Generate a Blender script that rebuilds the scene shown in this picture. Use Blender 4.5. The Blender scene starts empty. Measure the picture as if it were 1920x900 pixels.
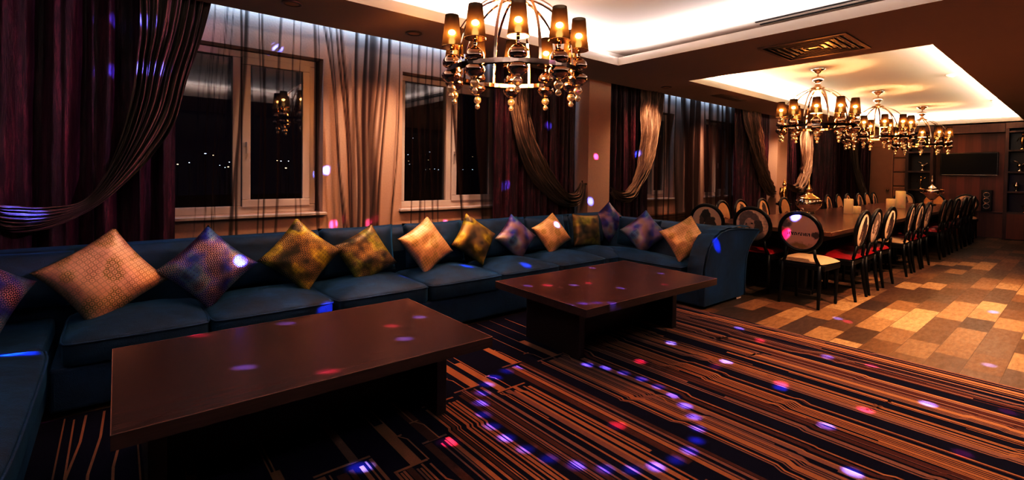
import bpy, bmesh, math, random
from mathutils import Vector, Matrix
random.seed(7)
PI = math.pi
SC = bpy.context.scene
COL = SC.collection

# ------------------------------------------------------------------ materials
class NT:
    def __init__(s, name):
        s.m = bpy.data.materials.new(name); s.m.use_nodes = True
        s.t = s.m.node_tree; s.n = s.t.nodes; s.n.clear()
        s.out = s.n.new('ShaderNodeOutputMaterial')
    def N(s, typ, props=None, **ins):
        n = s.n.new(typ)
        for k, v in (props or {}).items(): setattr(n, k, v)
        for k, v in ins.items():
            k = k.replace('_', ' ') if k not in n.inputs else k
            s.set(n.inputs[k], v)
        return n
    def set(s, sock, v):
        if isinstance(v, bpy.types.NodeSocket): s.t.links.new(v, sock)
        else:
            if hasattr(sock.default_value, '__len__') and len(sock.default_value) == 4 and hasattr(v, '__len__') and len(v) == 3: v = (*v, 1)
            sock.default_value = v
    def math(s, op, a, b=0.0, c=0.0):
        n = s.n.new('ShaderNodeMath'); n.operation = op
        for i, v in enumerate((a, b, c)): s.set(n.inputs[i], v)
        return n.outputs[0]
    def mix(s, f, a, b, mode='MIX'):
        n = s.n.new('ShaderNodeMix'); n.data_type = 'RGBA'; n.blend_type = mode
        s.set(n.inputs[0], f); s.set(n.inputs[6], a if not isinstance(a, tuple) else (*a[:3], 1)); s.set(n.inputs[7], b if not isinstance(b, tuple) else (*b[:3], 1))
        return n.outputs[2]
    def ramp(s, f, stops, interp='LINEAR'):
        n = s.n.new('ShaderNodeValToRGB'); s.set(n.inputs[0], f); cr = n.color_ramp; cr.interpolation = interp
        while len(cr.elements) < len(stops): cr.elements.new(.5)
        for e, (p, c) in zip(cr.elements, stops): e.position = p; e.color = (*c, 1) if hasattr(c, '__len__') else (c, c, c, 1)
        return n.outputs[0]
    def coord(s, kind='Object', scale=(1, 1, 1), loc=(0, 0, 0), rot=(0, 0, 0)):
        tc = s.n.new('ShaderNodeTexCoord'); mp = s.n.new('ShaderNodeMapping')
        s.t.links.new(tc.outputs[kind], mp.inputs[0]); mp.inputs['Scale'].default_value = scale; mp.inputs['Location'].default_value = loc; mp.inputs['Rotation'].default_value = rot
        return mp.outputs[0]
    def noise(s, vec, scale, detail=2, rough=.5, out=0):
        n = s.N('ShaderNodeTexNoise', Vector=vec, Scale=scale, Detail=detail, Roughness=rough); return n.outputs[out]
    def sep(s, v):
        n = s.N('ShaderNodeSeparateXYZ'); s.t.links.new(v, n.inputs[0]); return n.outputs
    def bump(s, h, strength=.3, dist=.01):
        return s.N('ShaderNodeBump', Height=h, Strength=strength, Distance=dist).outputs[0]
    def bsdf(s, color, rough=.5, metal=0., normal=None, **kw):
        b = s.n.new('ShaderNodeBsdfPrincipled'); s.set(b.inputs['Base Color'], color); s.set(b.inputs['Roughness'], rough); s.set(b.inputs['Metallic'], metal)
        if normal is not None: s.set(b.inputs['Normal'], normal)
        for k, v in kw.items(): s.set(b.inputs[k.replace('_', ' ')], v)
        return b
    def done(s, sh):
        s.t.links.new(sh.outputs[0] if hasattr(sh, 'outputs') else sh, s.out.inputs[0]); return s.m

M = {}
def simple(name, col, rough=.5, metal=0., nscale=0, namt=.2, bump=0., **kw):
    t = NT(name); c = col; nrm = None
    if nscale:
        nz = t.noise(t.coord(), nscale, 4)
        c = t.mix(nz, tuple(x * (1 - namt) for x in col), tuple(min(1, x * (1 + namt)) for x in col))
        if bump: nrm = t.bump(nz, bump)
    M[name] = t.done(t.bsdf(c, rough, metal, nrm, **kw)); return M[name]

simple('ceiling_paint', (.42, .37, .34), .85, nscale=2, namt=.03)
simple('wall_paper', (.62, .47, .40), .7, nscale=60, namt=.10, bump=.15)
simple('dark_wall', (.10, .06, .05), .6, nscale=3)
simple('white_plastic', (.62, .58, .58), .35, nscale=3, namt=.03)
simple('black_plastic', (.006, .006, .008), .25, nscale=5)
simple('black_lacquer', (.006, .004, .004), .38, nscale=5, Specular_IOR_Level=.3)
simple('chrome', (.85, .72, .62), .06, 1., nscale=3, namt=.02)
simple('dark_chrome', (.62, .50, .42), .07, 1., nscale=3, namt=.05)
simple('ring_metal', (.16, .13, .12), .12, 1., nscale=3, namt=.05)
simple('gold', (.95, .66, .36), .18, 1., nscale=20, namt=.1)
simple('silver', (.85, .78, .68), .15, 1., nscale=30, namt=.15)
simple('grille_metal', (.20, .13, .10), .4, .6, nscale=5)
simple('candle_wax', (.85, .68, .42), .5, nscale=6, namt=.06, Subsurface_Weight=.3, Emission_Color=(1, .6, .3, 1), Emission_Strength=.10)  # glow put into the wax by weak emission, without a flame
simple('beige_panel', (.52, .33, .20), .55, nscale=8, namt=.1)
simple('table_highlight', (.30, .18, .14), .35, nscale=5)  # lighter tone for the painted highlight along coffee table edges
simple('door_paint', (.42, .27, .16), .45, nscale=4, namt=.1)
simple('red_leather', (.24, .008, .014), .36, nscale=14, namt=.25, bump=.15)
simple('cream_fabric', (.42, .28, .18), .8, nscale=60, namt=.15, bump=.2)
simple('screen', (.001, .001, .0015), .35, nscale=2, Specular_IOR_Level=.15)
simple('white_strip', (.7, .7, .75), .3, nscale=2, namt=.02)
simple('brass_hook', (.5, .35, .2), .25, 1., nscale=9)
simple('stone_ground', (.004, .004, .006), .9, nscale=1)

def m_glass():
    t = NT('window_glass'); fr = t.N('ShaderNodeFresnel', IOR=2.6).outputs[0]
    tr = t.N('ShaderNodeBsdfTransparent', Color=(.8, .85, .9, 1)); gl = t.N('ShaderNodeBsdfGlossy', Color=(1, 1, 1, 1), Roughness=.0)
    mx = t.N('ShaderNodeMixShader'); t.set(mx.inputs[0], t.math('MULTIPLY', fr, .9)); t.t.links.new(tr.outputs[0], mx.inputs[1]); t.t.links.new(gl.outputs[0], mx.inputs[2])
    M['glass'] = t.done(mx)
m_glass()
def m_crystal():
    t = NT('crystal'); 
    g = t.bsdf((1., .90, .76), .03, .6); g.inputs['Transmission Weight'].default_value = .6; g.inputs['Emission Color'].default_value = (1, .7, .45, 1); g.inputs['Emission Strength'].default_value = .02; g.inputs['IOR'].default_value = 1.55  # faint emission paints in the glint of the crystals
    M['crystal'] = t.done(g)
m_crystal()
def m_velvet(name, a, b):
    t = NT(name); nz = t.noise(t.coord(), 3.2, 5, .6); n2 = t.noise(t.coord(), 220, 2)
    c = t.mix(t.ramp(nz, [(.35, 0.), (.68, 1.)]), a, b)
    nrm = t.bump(t.math('ADD', t.math('MULTIPLY', n2, .25), t.noise(t.coord(), 7, 4)), .45, .02)
    g = t.bsdf(c, .62, 0, nrm); g.inputs['Sheen Weight'].default_value = .45; g.inputs['Sheen Roughness'].default_value = .35; g.inputs['Sheen Tint'].default_value = (.10, .45, .9, 1)
    M[name] = t.done(g)
m_velvet('velvet', (.0008, .010, .036), (.003, .050, .135)); m_velvet('velvet_side', (.001, .014, .05), (.002, .040, .13))
def m_wood(name, a, b, rough, axis, gs=1., coat=0.):
    t = NT(name); sc = [14 * gs] * 3; sc[axis] = .8 * gs
    nz = t.noise(t.coord(scale=tuple(sc)), 3, 6, .65); fine = t.noise(t.coord(scale=tuple(x * 4 for x in sc)), 6, 3)
    c = t.mix(t.ramp(t.math('ADD', t.math('MULTIPLY', nz, .7), t.math('MULTIPLY', fine, .3)), [(.3, 0.), (.7, 1.)]), a, b)
    g = t.bsdf(c, rough, 0, t.bump(fine, .05)); g.inputs['Coat Weight'].default_value = coat; g.inputs['Coat Roughness'].default_value = .2
    M[name] = t.done(g)
m_wood('table_wood', (.050, .021, .019), (.095, .041, .034), .27, 0, .8)
m_wood('table_leg_wood', (.016, .008, .010), (.03, .014, .015), .4, 2)
m_wood('dining_wood', (.10, .045, .025), (.18, .085, .045), .22, 0)
m_wood('dark_dining_wood', (.012, .007, .007), (.02, .01, .01), .35, 2)
m_wood('shelf_wood', (.035, .014, .009), (.075, .03, .016), .4, 2)
def m_panel():
    t = NT('walnut_panel'); co = t.coord(); y = t.sep(co)[1]
    cell = t.math('FLOOR', t.math('MULTIPLY', y, 7.5)); wn = t.N('ShaderNodeTexWhiteNoise', {'noise_dimensions': '1D'}); t.set(wn.inputs['W'], cell)
    nz = t.noise(t.coord(scale=(1, 30, 1)), 2, 5)
    f = t.math('ADD', t.math('MULTIPLY', wn.outputs[0], .55), t.math('MULTIPLY', nz, .45))
    M['walnut_panel'] = t.done(t.bsdf(t.mix(f, (.05, .015, .009), (.24, .08, .042)), .42))
m_panel()
def m_tiles():
    t = NT('wood_look_tiles'); co = t.coord(loc=(.1, .02, 0))
    br = t.N('ShaderNodeTexBrick', {'offset': .5, 'offset_frequency': 2}, Vector=co, Color1=(0, 0, 0, 1), Color2=(1, 1, 1, 1), Mortar=(.5, .5, .5, 1), Scale=1, Mortar_Size=.0022, Mortar_Smooth=.2, Bias=0, Brick_Width=.50, Row_Height=.197)
    tone = t.ramp(br.outputs[0], [(0, (.04, .028, .022)), (.25, (.10, .052, .028)), (.42, (.22, .11, .05)), (.58, (.085, .06, .048)), (.72, (.30, .16, .08)), (1, (.58, .36, .20))])
    nz = t.noise(t.coord(scale=(1.6, 5, 1)), 5, 6, .7); blot = t.noise(t.coord(), 3.3, 4, .6)
    c = t.mix(t.ramp(nz, [(.3, .0), (.75, .6)]), tone, t.mix(.5, tone, (.03, .018, .012)), 'MIX')
    c = t.mix(t.math('MULTIPLY', blot, .22), c, (.20, .10, .045))
    dk = t.noise(t.coord(scale=(3, 9, 1)), 4, 7, .8); c = t.mix(t.ramp(dk, [(.42, 0.), (.72, .75)]), c, (.03, .02, .015)); c = t.mix(br.outputs[1], c, (.05, .03, .02))
    M['tiles'] = t.done(t.bsdf(c, t.ramp(nz, [(.2, .25), (.9, .5)]), 0, t.bump(t.math('ADD', t.math('MULTIPLY', nz, .4), t.math('MULTIPLY', br.outputs[1], -1)), .25, .004)))
m_tiles()
def m_carpet(name, a, b):
    t = NT(name); n1 = t.noise(t.coord(), 260, 2); n2 = t.noise(t.coord(), 1.7, 3)
    c = t.mix(t.math('ADD', t.math('MULTIPLY', n1, .6), t.math('MULTIPLY', n2, .4)), a, b)
    g = t.bsdf(c, .95, 0, t.bump(n1, .6, .006)); g.inputs['Specular IOR Level'].default_value = .1
    M[name] = t.done(g)
m_carpet('carpet_navy', (.004, .003, .012), (.012, .009, .032))
m_carpet('carpet_orange', (.22, .105, .058), (.46, .235, .135))
m_carpet('carpet_mauve', (.14, .075, .062), (.31, .17, .135))
m_carpet('carpet_brown', (.055, .02, .018), (.13, .05, .038))
m_carpet('carpet_tan', (.26, .12, .065), (.48, .25, .14))
def m_drape(name, cols, sh, gloss=.45, uv=False):
    t = NT(name)
    co = t.coord('UV' if uv else 'Object', scale=(40, 2.2, 1) if uv else (14, 3, .9))
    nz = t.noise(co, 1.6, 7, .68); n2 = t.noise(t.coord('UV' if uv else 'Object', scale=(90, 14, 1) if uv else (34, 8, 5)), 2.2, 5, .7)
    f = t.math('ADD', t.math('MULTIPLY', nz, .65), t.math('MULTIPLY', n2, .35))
    c = t.ramp(f, [(.32, cols[0]), (.5, cols[1]), (.68, cols[2])])  # bright highlights and dark creases of the cloth painted into the ramp
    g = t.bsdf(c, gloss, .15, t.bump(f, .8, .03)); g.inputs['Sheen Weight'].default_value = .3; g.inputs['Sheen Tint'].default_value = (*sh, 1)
    M[name] = t.done(g)
m_drape('plum_taffeta', ((.002, .0005, .002), (.04, .007, .016), (.22, .05, .085)), (.5, .15, .3), .38)
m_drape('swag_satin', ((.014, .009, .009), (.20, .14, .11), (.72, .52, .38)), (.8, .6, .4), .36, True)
def m_sheer():
    t = NT('sheer_voile'); at = t.N('ShaderNodeAttribute', {'attribute_name': 'dens'}).outputs['Fac']
    tr = t.N('ShaderNodeBsdfTransparent'); df = t.N('ShaderNodeBsdfDiffuse', Color=(.045, .020, .016, 1)); tl = t.N('ShaderNodeBsdfTranslucent', Color=(.06, .028, .02, 1))
    m2 = t.N('ShaderNodeMixShader'); t.set(m2.inputs[0], .35); t.t.links.new(df.outputs[0], m2.inputs[1]); t.t.links.new(tl.outputs[0], m2.inputs[2])
    mx = t.N('ShaderNodeMixShader'); t.set(mx.inputs[0], at); t.t.links.new(tr.outputs[0], mx.inputs[1]); t.t.links.new(m2.outputs[0], mx.inputs[2])
    M['sheer'] = t.done(mx)
m_sheer()
def m_shade():
    t = NT('lamp_shade_cloth'); bf = t.N('ShaderNodeNewGeometry').outputs['Backfacing']
    df = t.N('ShaderNodeBsdfDiffuse', Color=(.012, .008, .006, 1)); tl = t.N('ShaderNodeBsdfTranslucent', Color=(.004, .0032, .0022, 1)); rf = t.N('ShaderNodeBsdfRefraction', Color=(.022, .0195, .016, 1), Roughness=.42, IOR=1.25)
    gd = t.bsdf((.55, .38, .20), .35, .7)
    o = t.N('ShaderNodeMixShader'); t.set(o.inputs[0], .5); t.t.links.new(df.outputs[0], o.inputs[1]); t.t.links.new(tl.outputs[0], o.inputs[2])
    o2 = t.N('ShaderNodeAddShader'); t.t.links.new(o.outputs[0], o2.inputs[0]); t.t.links.new(rf.outputs[0], o2.inputs[1]); o = o2
    i = t.N('ShaderNodeMixShader'); t.set(i.inputs[0], .35); t.t.links.new(gd.outputs[0], i.inputs[1]); t.t.links.new(tl.outputs[0], i.inputs[2])
    mx = t.N('ShaderNodeMixShader'); t.set(mx.inputs[0], bf); t.t.links.new(o.outputs[0], mx.inputs[1]); t.t.links.new(i.outputs[0], mx.inputs[2])
    M['shade'] = t.done(mx)
m_shade()
def emis(name, col, st):
    t = NT(name); M[name] = t.done(t.N('ShaderNodeEmission', Color=(*col, 1), Strength=st))
emis('bulb', (1, .62, .28), 25); emis('city_white', (.8, .9, 1), 3.); emis('city_warm', (1, .7, .4), 2.2); emis('indicator', (.8, .85, 1), .5)
def m_pillow(name, base, metal, blots, bsc=2.6, seed=0, ring=17, thr=.10, dark=.35, met=.55):
    t = NT(name); uv = t.coord('UV', scale=(ring, ring, 1)); s = t.sep(uv)
    fx = t.math('SUBTRACT', t.math('FRACT', s[0]), .5); fy = t.math('SUBTRACT', t.math('FRACT', s[1]), .5)
    r = t.math('SQRT', t.math('ADD', t.math('MULTIPLY', fx, fx), t.math('MULTIPLY', fy, fy)))
    ringm = t.math('LESS_THAN', t.math('ABSOLUTE', t.math('SUBTRACT', r, .29)), thr)
    cr = t.math('SUBTRACT', 1., t.math('MINIMUM', 1., t.math('MULTIPLY', t.math('ABSOLUTE', t.math('SUBTRACT', t.math('MAXIMUM', t.math('ABSOLUTE', fx), t.math('ABSOLUTE', fy)), .47)), 16.)))
    msk = t.math('MAXIMUM', ringm, t.math('GREATER_THAN', r, .52 + thr * .6))
    bl = t.noise(t.coord('UV', loc=(seed, seed * .37, 0)), bsc, 2, .4); bl2 = t.noise(t.coord('UV', loc=(seed + 5, 3, 0)), bsc * 1.2, 2, .4)
    blotc = t.ramp(bl, [(.38, base), (.5, blots[0]), (.6, blots[1]), (.7, base)])
    metc = t.mix(t.ramp(bl2, [(.4, 0.), (.6, 1.)]), metal, blots[0])
    c = t.mix(msk, blotc, metc)
    c = t.mix(t.math('MULTIPLY', cr, dark), c, (.01, .008, .01))
    g = t.bsdf(c, .45, t.math('MULTIPLY', msk, met), t.bump(t.math('ADD', msk, t.noise(t.coord('UV', scale=(5, 5, 1)), 2, 4)), .3, .01))
    M[name] = t.done(g)
m_pillow('pillow_gold', (.50, .33, .20), (.80, .56, .36), ((.75, .50, .32), (.30, .24, .05)), seed=1.3, dark=.3)
m_pillow('pillow_purple', (.030, .003, .045), (.95, .68, .60), ((.015, .025, .30), (.08, .20, .26)), seed=2.1, dark=.5, thr=.05)
m_pillow('pillow_yellow', (.008, .004, .002), (.85, .55, .22), ((.10, .075, .006), (.42, .38, .015)), seed=4.4, dark=.5, thr=.055)
m_pillow('pillow_olive', (.006, .004, .002), (.75, .50, .22), ((.03, .022, .004), (.22, .24, .015)), seed=7.7, dark=.5, thr=.055)
m_pillow('pillow_magenta', (.06, .003, .050), (.95, .68, .60), ((.02, .02, .26), (.10, .20, .26)), seed=9.2, dark=.5, thr=.05)

def m_portrait(name, bg, seed, style):
    """printed round fabric: a soft monochrome picture in object space (local x,z)"""
    t = NT(name); co = t.coord(); s = t.sep(co)
    nz = t.noise(t.coord(loc=(seed, 0, seed)), 16, 4, .6)
    wob = t.math('MULTIPLY', t.math('SUBTRACT', nz, .5), .09)
    def ell(cx, cz, rx, rz, soft=10):
        dx = t.math('DIVIDE', t.math('SUBTRACT', t.math('ADD', s[0], wob), cx), rx); dz = t.math('DIVIDE', t.math('SUBTRACT', t.math('ADD', s[2], wob), cz), rz)
        d = t.math('SQRT', t.math('ADD', t.math('MULTIPLY', dx, dx), t.math('MULTIPLY', dz, dz)))
        return t.math('MINIMUM', 1., t.math('MAXIMUM', 0., t.math('MULTIPLY', t.math('SUBTRACT', 1., d), soft)))
    Z = .77
    c = bg
    if style == 'person':
        c = t.mix(ell(.07, Z - .17, .11, .13), c, (.50, .38, .33))
        c = t.mix(ell(-.03, Z + .045, .125, .13), c, (.22, .16, .145))
        c = t.mix(ell(.06, Z - .02, .07, .08), c, (.11, .08, .075))
        c = t.mix(ell(-.02, Z + .0, .062, .085), c, (.66, .50, .44))
        for ex in (-.05, .005): c = t.mix(ell(ex, Z + .02, .016, .009, 4), c, (.03, .02, .02))
        c = t.mix(ell(-.03, Z - .045, .02, .009, 4), c, (.12, .03, .03))
        c = t.mix(t.ramp(t.noise(t.coord(loc=(seed, 0, 0)), 30, 3), [(.4, 0.), (.7, .35)]), c, (.05, .035, .03))
    elif style == 'figure':
        c = t.mix(ell(.0, Z + .06, .07, .09), c, (.05, .035, .03))
        c = t.mix(ell(.05, Z - .08, .08, .15), c, (.09, .06, .05))
        c = t.mix(ell(-.06, Z - .02, .035, .1), c, (.16, .10, .08))
    elif style == 'letters':
        zz = s[2]; xx = s[0]
        c = t.mix(ell(-.19, Z - .03, .10, .09, 3), c, (.55, .10, .16))
        c = t.mix(ell(-.14, Z + .08, .08, .05, 3), c, (.20, .14, .16))
        band = t.math('LESS_THAN', t.math('ABSOLUTE', t.math('SUBTRACT', zz, Z - .02)), .016)
        wv = t.math('GREATER_THAN', t.math('SINE', t.math('ADD', t.math('MULTIPLY', xx, 300.), t.math('MULTIPLY', nz, 20.))), -.1)
        inx = t.math('LESS_THAN', t.math('ABSOLUTE', t.math('ADD', xx, .01)), .11)
        c = t.mix(t.math('MULTIPLY', t.math('MULTIPLY', band, wv), inx), c, (.05, .03, .03))
        c = t.mix(ell(.15, Z - .02, .05, .035, 3), c, (.12, .06, .05))
        c = t.mix(ell(0, Z - .14, .12, .05, 2), c, (.42, .30, .12))
    else:
        c = t.mix(ell(0, Z - .05, .12, .02, 3), c, (.22, .10, .04)); c = t.mix(t.math('MULTIPLY', nz, .5), c, (.36, .18, .07))
    M[name] = t.done(t.bsdf(c, .7, 0))
m_portrait('print_person', (.85, .68, .58), 1.0, 'person'); m_portrait('print_figure', (.88, .70, .56), 5.0, 'figure')
m_portrait('print_letters', (.80, .58, .54), 3.0, 'letters'); m_portrait('print_orange', (.9, .58, .30), 8.0, 'plain')
m_portrait('print_cream', (.88, .68, .50), 9.0, 'plain')

# ------------------------------------------------------------------ mesh helpers
class MB:
    def __init__(s): s.v = []; s.f = []; s.mi = []; s.uv = {}; s.cur = 0
    def add(s, vs, fs, uvs=None):
        o = len(s.v); s.v += [tuple(v) for v in vs]
        for f in fs: s.f.append(tuple(i + o for i in f)); s.mi.append(s.cur)
        if uvs:
            for i, u in enumerate(uvs): s.uv[o + i] = u
    def box(s, x0, x1, y0, y1, z0, z1):
        s.add([(x0, y0, z0), (x1, y0, z0), (x1, y1, z0), (x0, y1, z0), (x0, y0, z1), (x1, y0, z1), (x1, y1, z1), (x0, y1, z1)],
              [(0, 3, 2, 1), (4, 5, 6, 7), (0, 1, 5, 4), (1, 2, 6, 5), (2, 3, 7, 6), (3, 0, 4, 7)]); return s
    def lathe(s, prof, c=(0, 0, 0), n=20, sy=1.):
        vs = []; fs = []
        for r, z in prof:
            for k in range(n): a = 2 * PI * k / n; vs.append((c[0] + r * math.cos(a), c[1] + r * sy * math.sin(a), c[2] + z))
        for i in range(len(prof) - 1):
            for k in range(n): k2 = (k + 1) % n; fs.append((i * n + k, i * n + k2, (i + 1) * n + k2, (i + 1) * n + k))
        if prof[0][0] > 1e-6: fs.append(tuple(reversed(range(n))))
        if prof[-1][0] > 1e-6: fs.append(tuple((len(prof) - 1) * n + k for k in range(n)))
        s.add(vs, fs); return s
    def tube(s, pts, r, n=8, flat=None, closed=False):
        pts = [Vector(p) for p in pts]; rr = r if hasattr(r, '__len__') else [r] * len(pts); vs = []; fs = []
        L = len(pts)
        for i, p in enumerate(pts):
            a = pts[(i - 1) % L] if (closed or i > 0) else p; b = pts[(i + 1) % L] if (closed or i < L - 1) else p
            d = (b - a).normalized(); ref = Vector((0, 0, 1)) if abs(d.z) < .95 else Vector((0, 1, 0))
            if flat is not None: ref = Vector(flat)
            u = d.cross(ref).normalized(); w = u.cross(d).normalized()
            for k in range(n):
                t = 2 * PI * k / n; vs.append(p + u * (rr[i] * math.cos(t)) + w * (rr[i] * math.sin(t)))
        for i in range(L if closed else L - 1):
            j = (i + 1) % L
            for k in range(n): k2 = (k + 1) % n; fs.append((i * n + k, i * n + k2, j * n + k2, j * n + k))
        if not closed: fs.append(tuple(reversed(range(n)))); fs.append(tuple((L - 1) * n + k for k in range(n)))
        s.add(vs, fs); return s
    def extr(s, prof, y0, y1):           # profile of (x,z) extruded in y
        n = len(prof); s.add([(x, y0, z) for x, z in prof] + [(x, y1, z) for x, z in prof],
            [tuple(range(n)), tuple(reversed(range(n, 2 * n)))] + [(i, i + n, (i + 1) % n + n, (i + 1) % n) for i in range(n)]); return s
    def grid(s, fn, nu, nv):
        vs = []; uvs = []; fs = []
        for j in range(nv + 1):
            for i in range(nu + 1): vs.append(fn(i / nu, j / nv)); uvs.append((i / nu, j / nv))
        for j in range(nv):
            for i in range(nu): a = j * (nu + 1) + i; fs.append((a, a + 1, a + nu + 2, a + nu + 1))
        s.add(vs, fs, uvs); return s
    def build(s, name, mats, parent=None, smooth=False, bevel=0, loc=None, subsurf=0, fix=True):
        me = bpy.data.meshes.new(name); me.from_pydata(s.v, [], s.f)
        if not isinstance(mats, (list, tuple)): mats = [mats]
        for m in mats: me.materials.append(M[m])
        me.polygons.foreach_set('material_index', s.mi)
        if s.uv:
            ul = me.uv_layers.new(name='UVMap')
            for l in me.loops: ul.data[l.index].uv = s.uv.get(l.vertex_index, (0, 0))
        if fix:
            bm = bmesh.new(); bm.from_mesh(me); bmesh.ops.recalc_face_normals(bm, faces=bm.faces); bm.to_mesh(me); bm.free()
        if smooth: me.polygons.foreach_set('use_smooth', [True] * len(me.polygons))
        me.update(); o = bpy.data.objects.new(name, me); COL.objects.link(o)
        if parent is not None: o.parent = parent
        if loc: o.location = loc
        if bevel:
            b = o.modifiers.new('b', 'BEVEL'); b.width = bevel; b.segments = 3; b.limit_method = 'ANGLE'
        if subsurf:
            b = o.modifiers.new('s', 'SUBSURF'); b.levels = b.render_levels = subsurf
        return o
def tag(o, label=None, cat=None, group=None, kind=None):
    for k, v in (('label', label), ('category', cat), ('group', group), ('kind', kind)):
        if v: o[k] = v
    return o
def empty(name, loc=(0, 0, 0), rz=0, label=None, cat=None, group=None):
    o = bpy.data.objects.new(name, None); COL.objects.link(o); o.location = loc; o.rotation_euler = (0, 0, rz); o.empty_display_size = .1
    return tag(o, label, cat, group)
def dup(o, parent=None):
    c = o.copy(); COL.objects.link(c)
    if parent is not None: c.parent = parent
    for ch in [x for x in bpy.data.objects if x.parent == o]: dup(ch, c)
    return c
def struct(name, mb, mats, **k): return tag(mb.build(name, mats, **k), kind='structure')
def hsh(a, b=0.): return (math.sin(a * 127.1 + b * 311.7) * 43758.5453) % 1.0
def vn(x, s=0.):
    i = math.floor(x); f = x - i; f = f * f * (3 - 2 * f); return hsh(i, s) * (1 - f) + hsh(i + 1, s) * f

# ------------------------------------------------------------------ room dimensions (m)
ZC, ZU = 2.63, 2.88
YS, YW = 4.42, 4.85
X0, X1, Y0 = -1.5, 15.6, -3.0
C1 = (-1.05, 4.594, -.35, 3.635); C2 = (6.04, 15.27, 1.03, 3.58)

fl = MB().box(X0 - .1, X1 + .1, Y0 - .1, 5.2, -.06, 0); struct('floor', fl, 'tiles')
# ceiling: dropped soffit with two coves
def in_r(x, y, r, m=(0, 0, 0, 0)): return r[0] - m[0] < x < r[1] + m[1] and r[2] - m[2] < y < r[3] + m[3]
mg = (.3, .62, .3, .3); mg2 = (.3, .12, .3, .3)
xs = sorted({X0 - .1, X1 + .1, C1[0], C1[1], C1[0] - mg[0], C1[1] + mg[1], C2[0], C2[1], C2[0] - mg2[0], C2[1] + mg2[1]})
ys = sorted({Y0 - .1, YS, C1[2], C1[3], C1[2] - .3, C1[3] + .3, C2[2], C2[3], C2[2] - .3, C2[3] + .3})
cm = MB()
for i in range(len(xs) - 1):
    for j in range(len(ys) - 1):
        cx, cy = (xs[i] + xs[i + 1]) / 2, (ys[j] + ys[j + 1]) / 2
        if in_r(cx, cy, C1) or in_r(cx, cy, C2): continue
        led = in_r(cx, cy, C1, mg) or in_r(cx, cy, C2, mg2)
        cm.box(xs[i], xs[i + 1], ys[j], ys[j + 1], ZC, ZC + .09 if led else ZU)
cm.box(X0 - .1, X1 + .1, Y0 - .1, 5.2, ZU, ZU + .08)
struct('ceiling', cm, 'ceiling_paint')
# window wall with openings
WINS = [(.2, 1.57), (2.42, 3.85), (6.75, 7.75), (8.85, 10.1), (12.5, 13.9)]
WZ = (.93, 2.43)
w = MB(); px = X0
for a, b in WINS: w.box(px, a, YW, 5.14, 0, ZU); w.box(a, b, YW, 5.14, 0, WZ[0]); w.box(a, b, YW, 5.14, WZ[1], ZU); px = b
w.box(px, X1 + .1, YW, 5.14, 0, ZU)
struct('wall_window_side', w, 'wall_paper')
struct('wall_left', MB().box(X0 - .1, X0, Y0 - .1, 5.14, 0, ZU), 'dark_wall')
struct('wall_back', MB().box(X0, X1, Y0 - .1, Y0, 0, ZU), 'dark_wall')
struct('column_1', MB().box(4.98, 5.44, YS, YW, 0, ZU), 'wall_paper')
struct('column_2', MB().box(11.1, 11.62, YS, YW, 0, ZU), 'wall_paper')
for n, (a, b) in enumerate(WINS, 1):
    win = tag(empty('window_%d' % n, ((a + b) / 2, 5.02, WZ[0])), kind='structure')
    hw = (b - a) / 2 - .03; H = WZ[1] - WZ[0]
    f = MB(); T = .07
    f.box(-hw, hw, -.04, .04, .0, T); f.box(-hw, hw, -.04, .04, H - T, H - .01); f.box(-hw, -hw + T, -.04, .04, T, H - T); f.box(hw - T, hw, -.04, .04, T, H - T)
    f.box(-.075, -.005, -.04, .04, T, H - T)
    f.build('window_frame', 'white_plastic', win, bevel=.006)
    s = MB(); a0, a1 = 0., hw - T + .01
    s.box(a0, a1, -.06, -.02, T - .01, T + .06); s.box(a0, a1, -.06, -.02, H - T - .06, H - T + .01); s.box(a0, a0 + .07, -.06, -.02, T + .06, H - T - .06); s.box(a1 - .07, a1, -.06, -.02, T + .06, H - T - .06)
    sa = s.build('sash', 'white_plastic', win, bevel=.006)
    MB().box(.025, .045, -.085, -.06, .62, .66).box(.028, .042, -.10, -.085, .55, .66).build('handle', 'white_plastic', sa, bevel=.004)
    MB().box(-hw + T, -.075, -.004, .004, T, H - T).box(.07, a1 - .07, -.04, -.034, T + .06, H - T - .06).build('pane', 'glass', win)
    struct('trim_%d' % n, MB().box(a - .03, b + .03, YW - .05, 4.98, WZ[0] - .03, WZ[0] - .002), 'white_plastic', bevel=.005)

# end wall: veneer panel wall, door, padded strip
EW = MB(); EW.box(X1, X1 + .1, Y0 - .1, 3.04, 0, ZU); struct('wall_right', EW, 'walnut_panel')
struct('wall_right_plain', MB().box(X1, X1 + .1, 3.04, 5.14, 0, ZU), 'beige_panel')
dr = tag(empty('door_1', (X1 - .03, 3.6, 0)), kind='structure')
MB().box(-.01, .03, -.22, .26, 0, 2.15).build('door_leaf', 'door_paint', dr, bevel=.004)
MB().box(-.03, .03, .26, .34, 0, 2.23).box(-.03, .03, -.24, -.22, 0, 2.23).box(-.03, .03, -.22, .26, 2.15, 2.23).build('door_frame', 'beige_panel', dr, bevel=.005)
MB().lathe([(0, 0), (.03, .005), (.032, .02), (.02, .04), (0, .045)], (-.06, -.15, 1.0), 12).build('door_handle', 'brass_hook', dr, smooth=True)
pd = empty('padded_wall_panel', (X1 - .02, 3.2, 0), 0, 'beige padded upholstered wall strip of stacked squares between door and shelves', 'wall panel')
for k in range(7): MB().box(-.05, .01, -.155, .155, .05 + k * .36, .40 + k * .36).build('pad', 'beige_panel', pd, bevel=.03)
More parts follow.
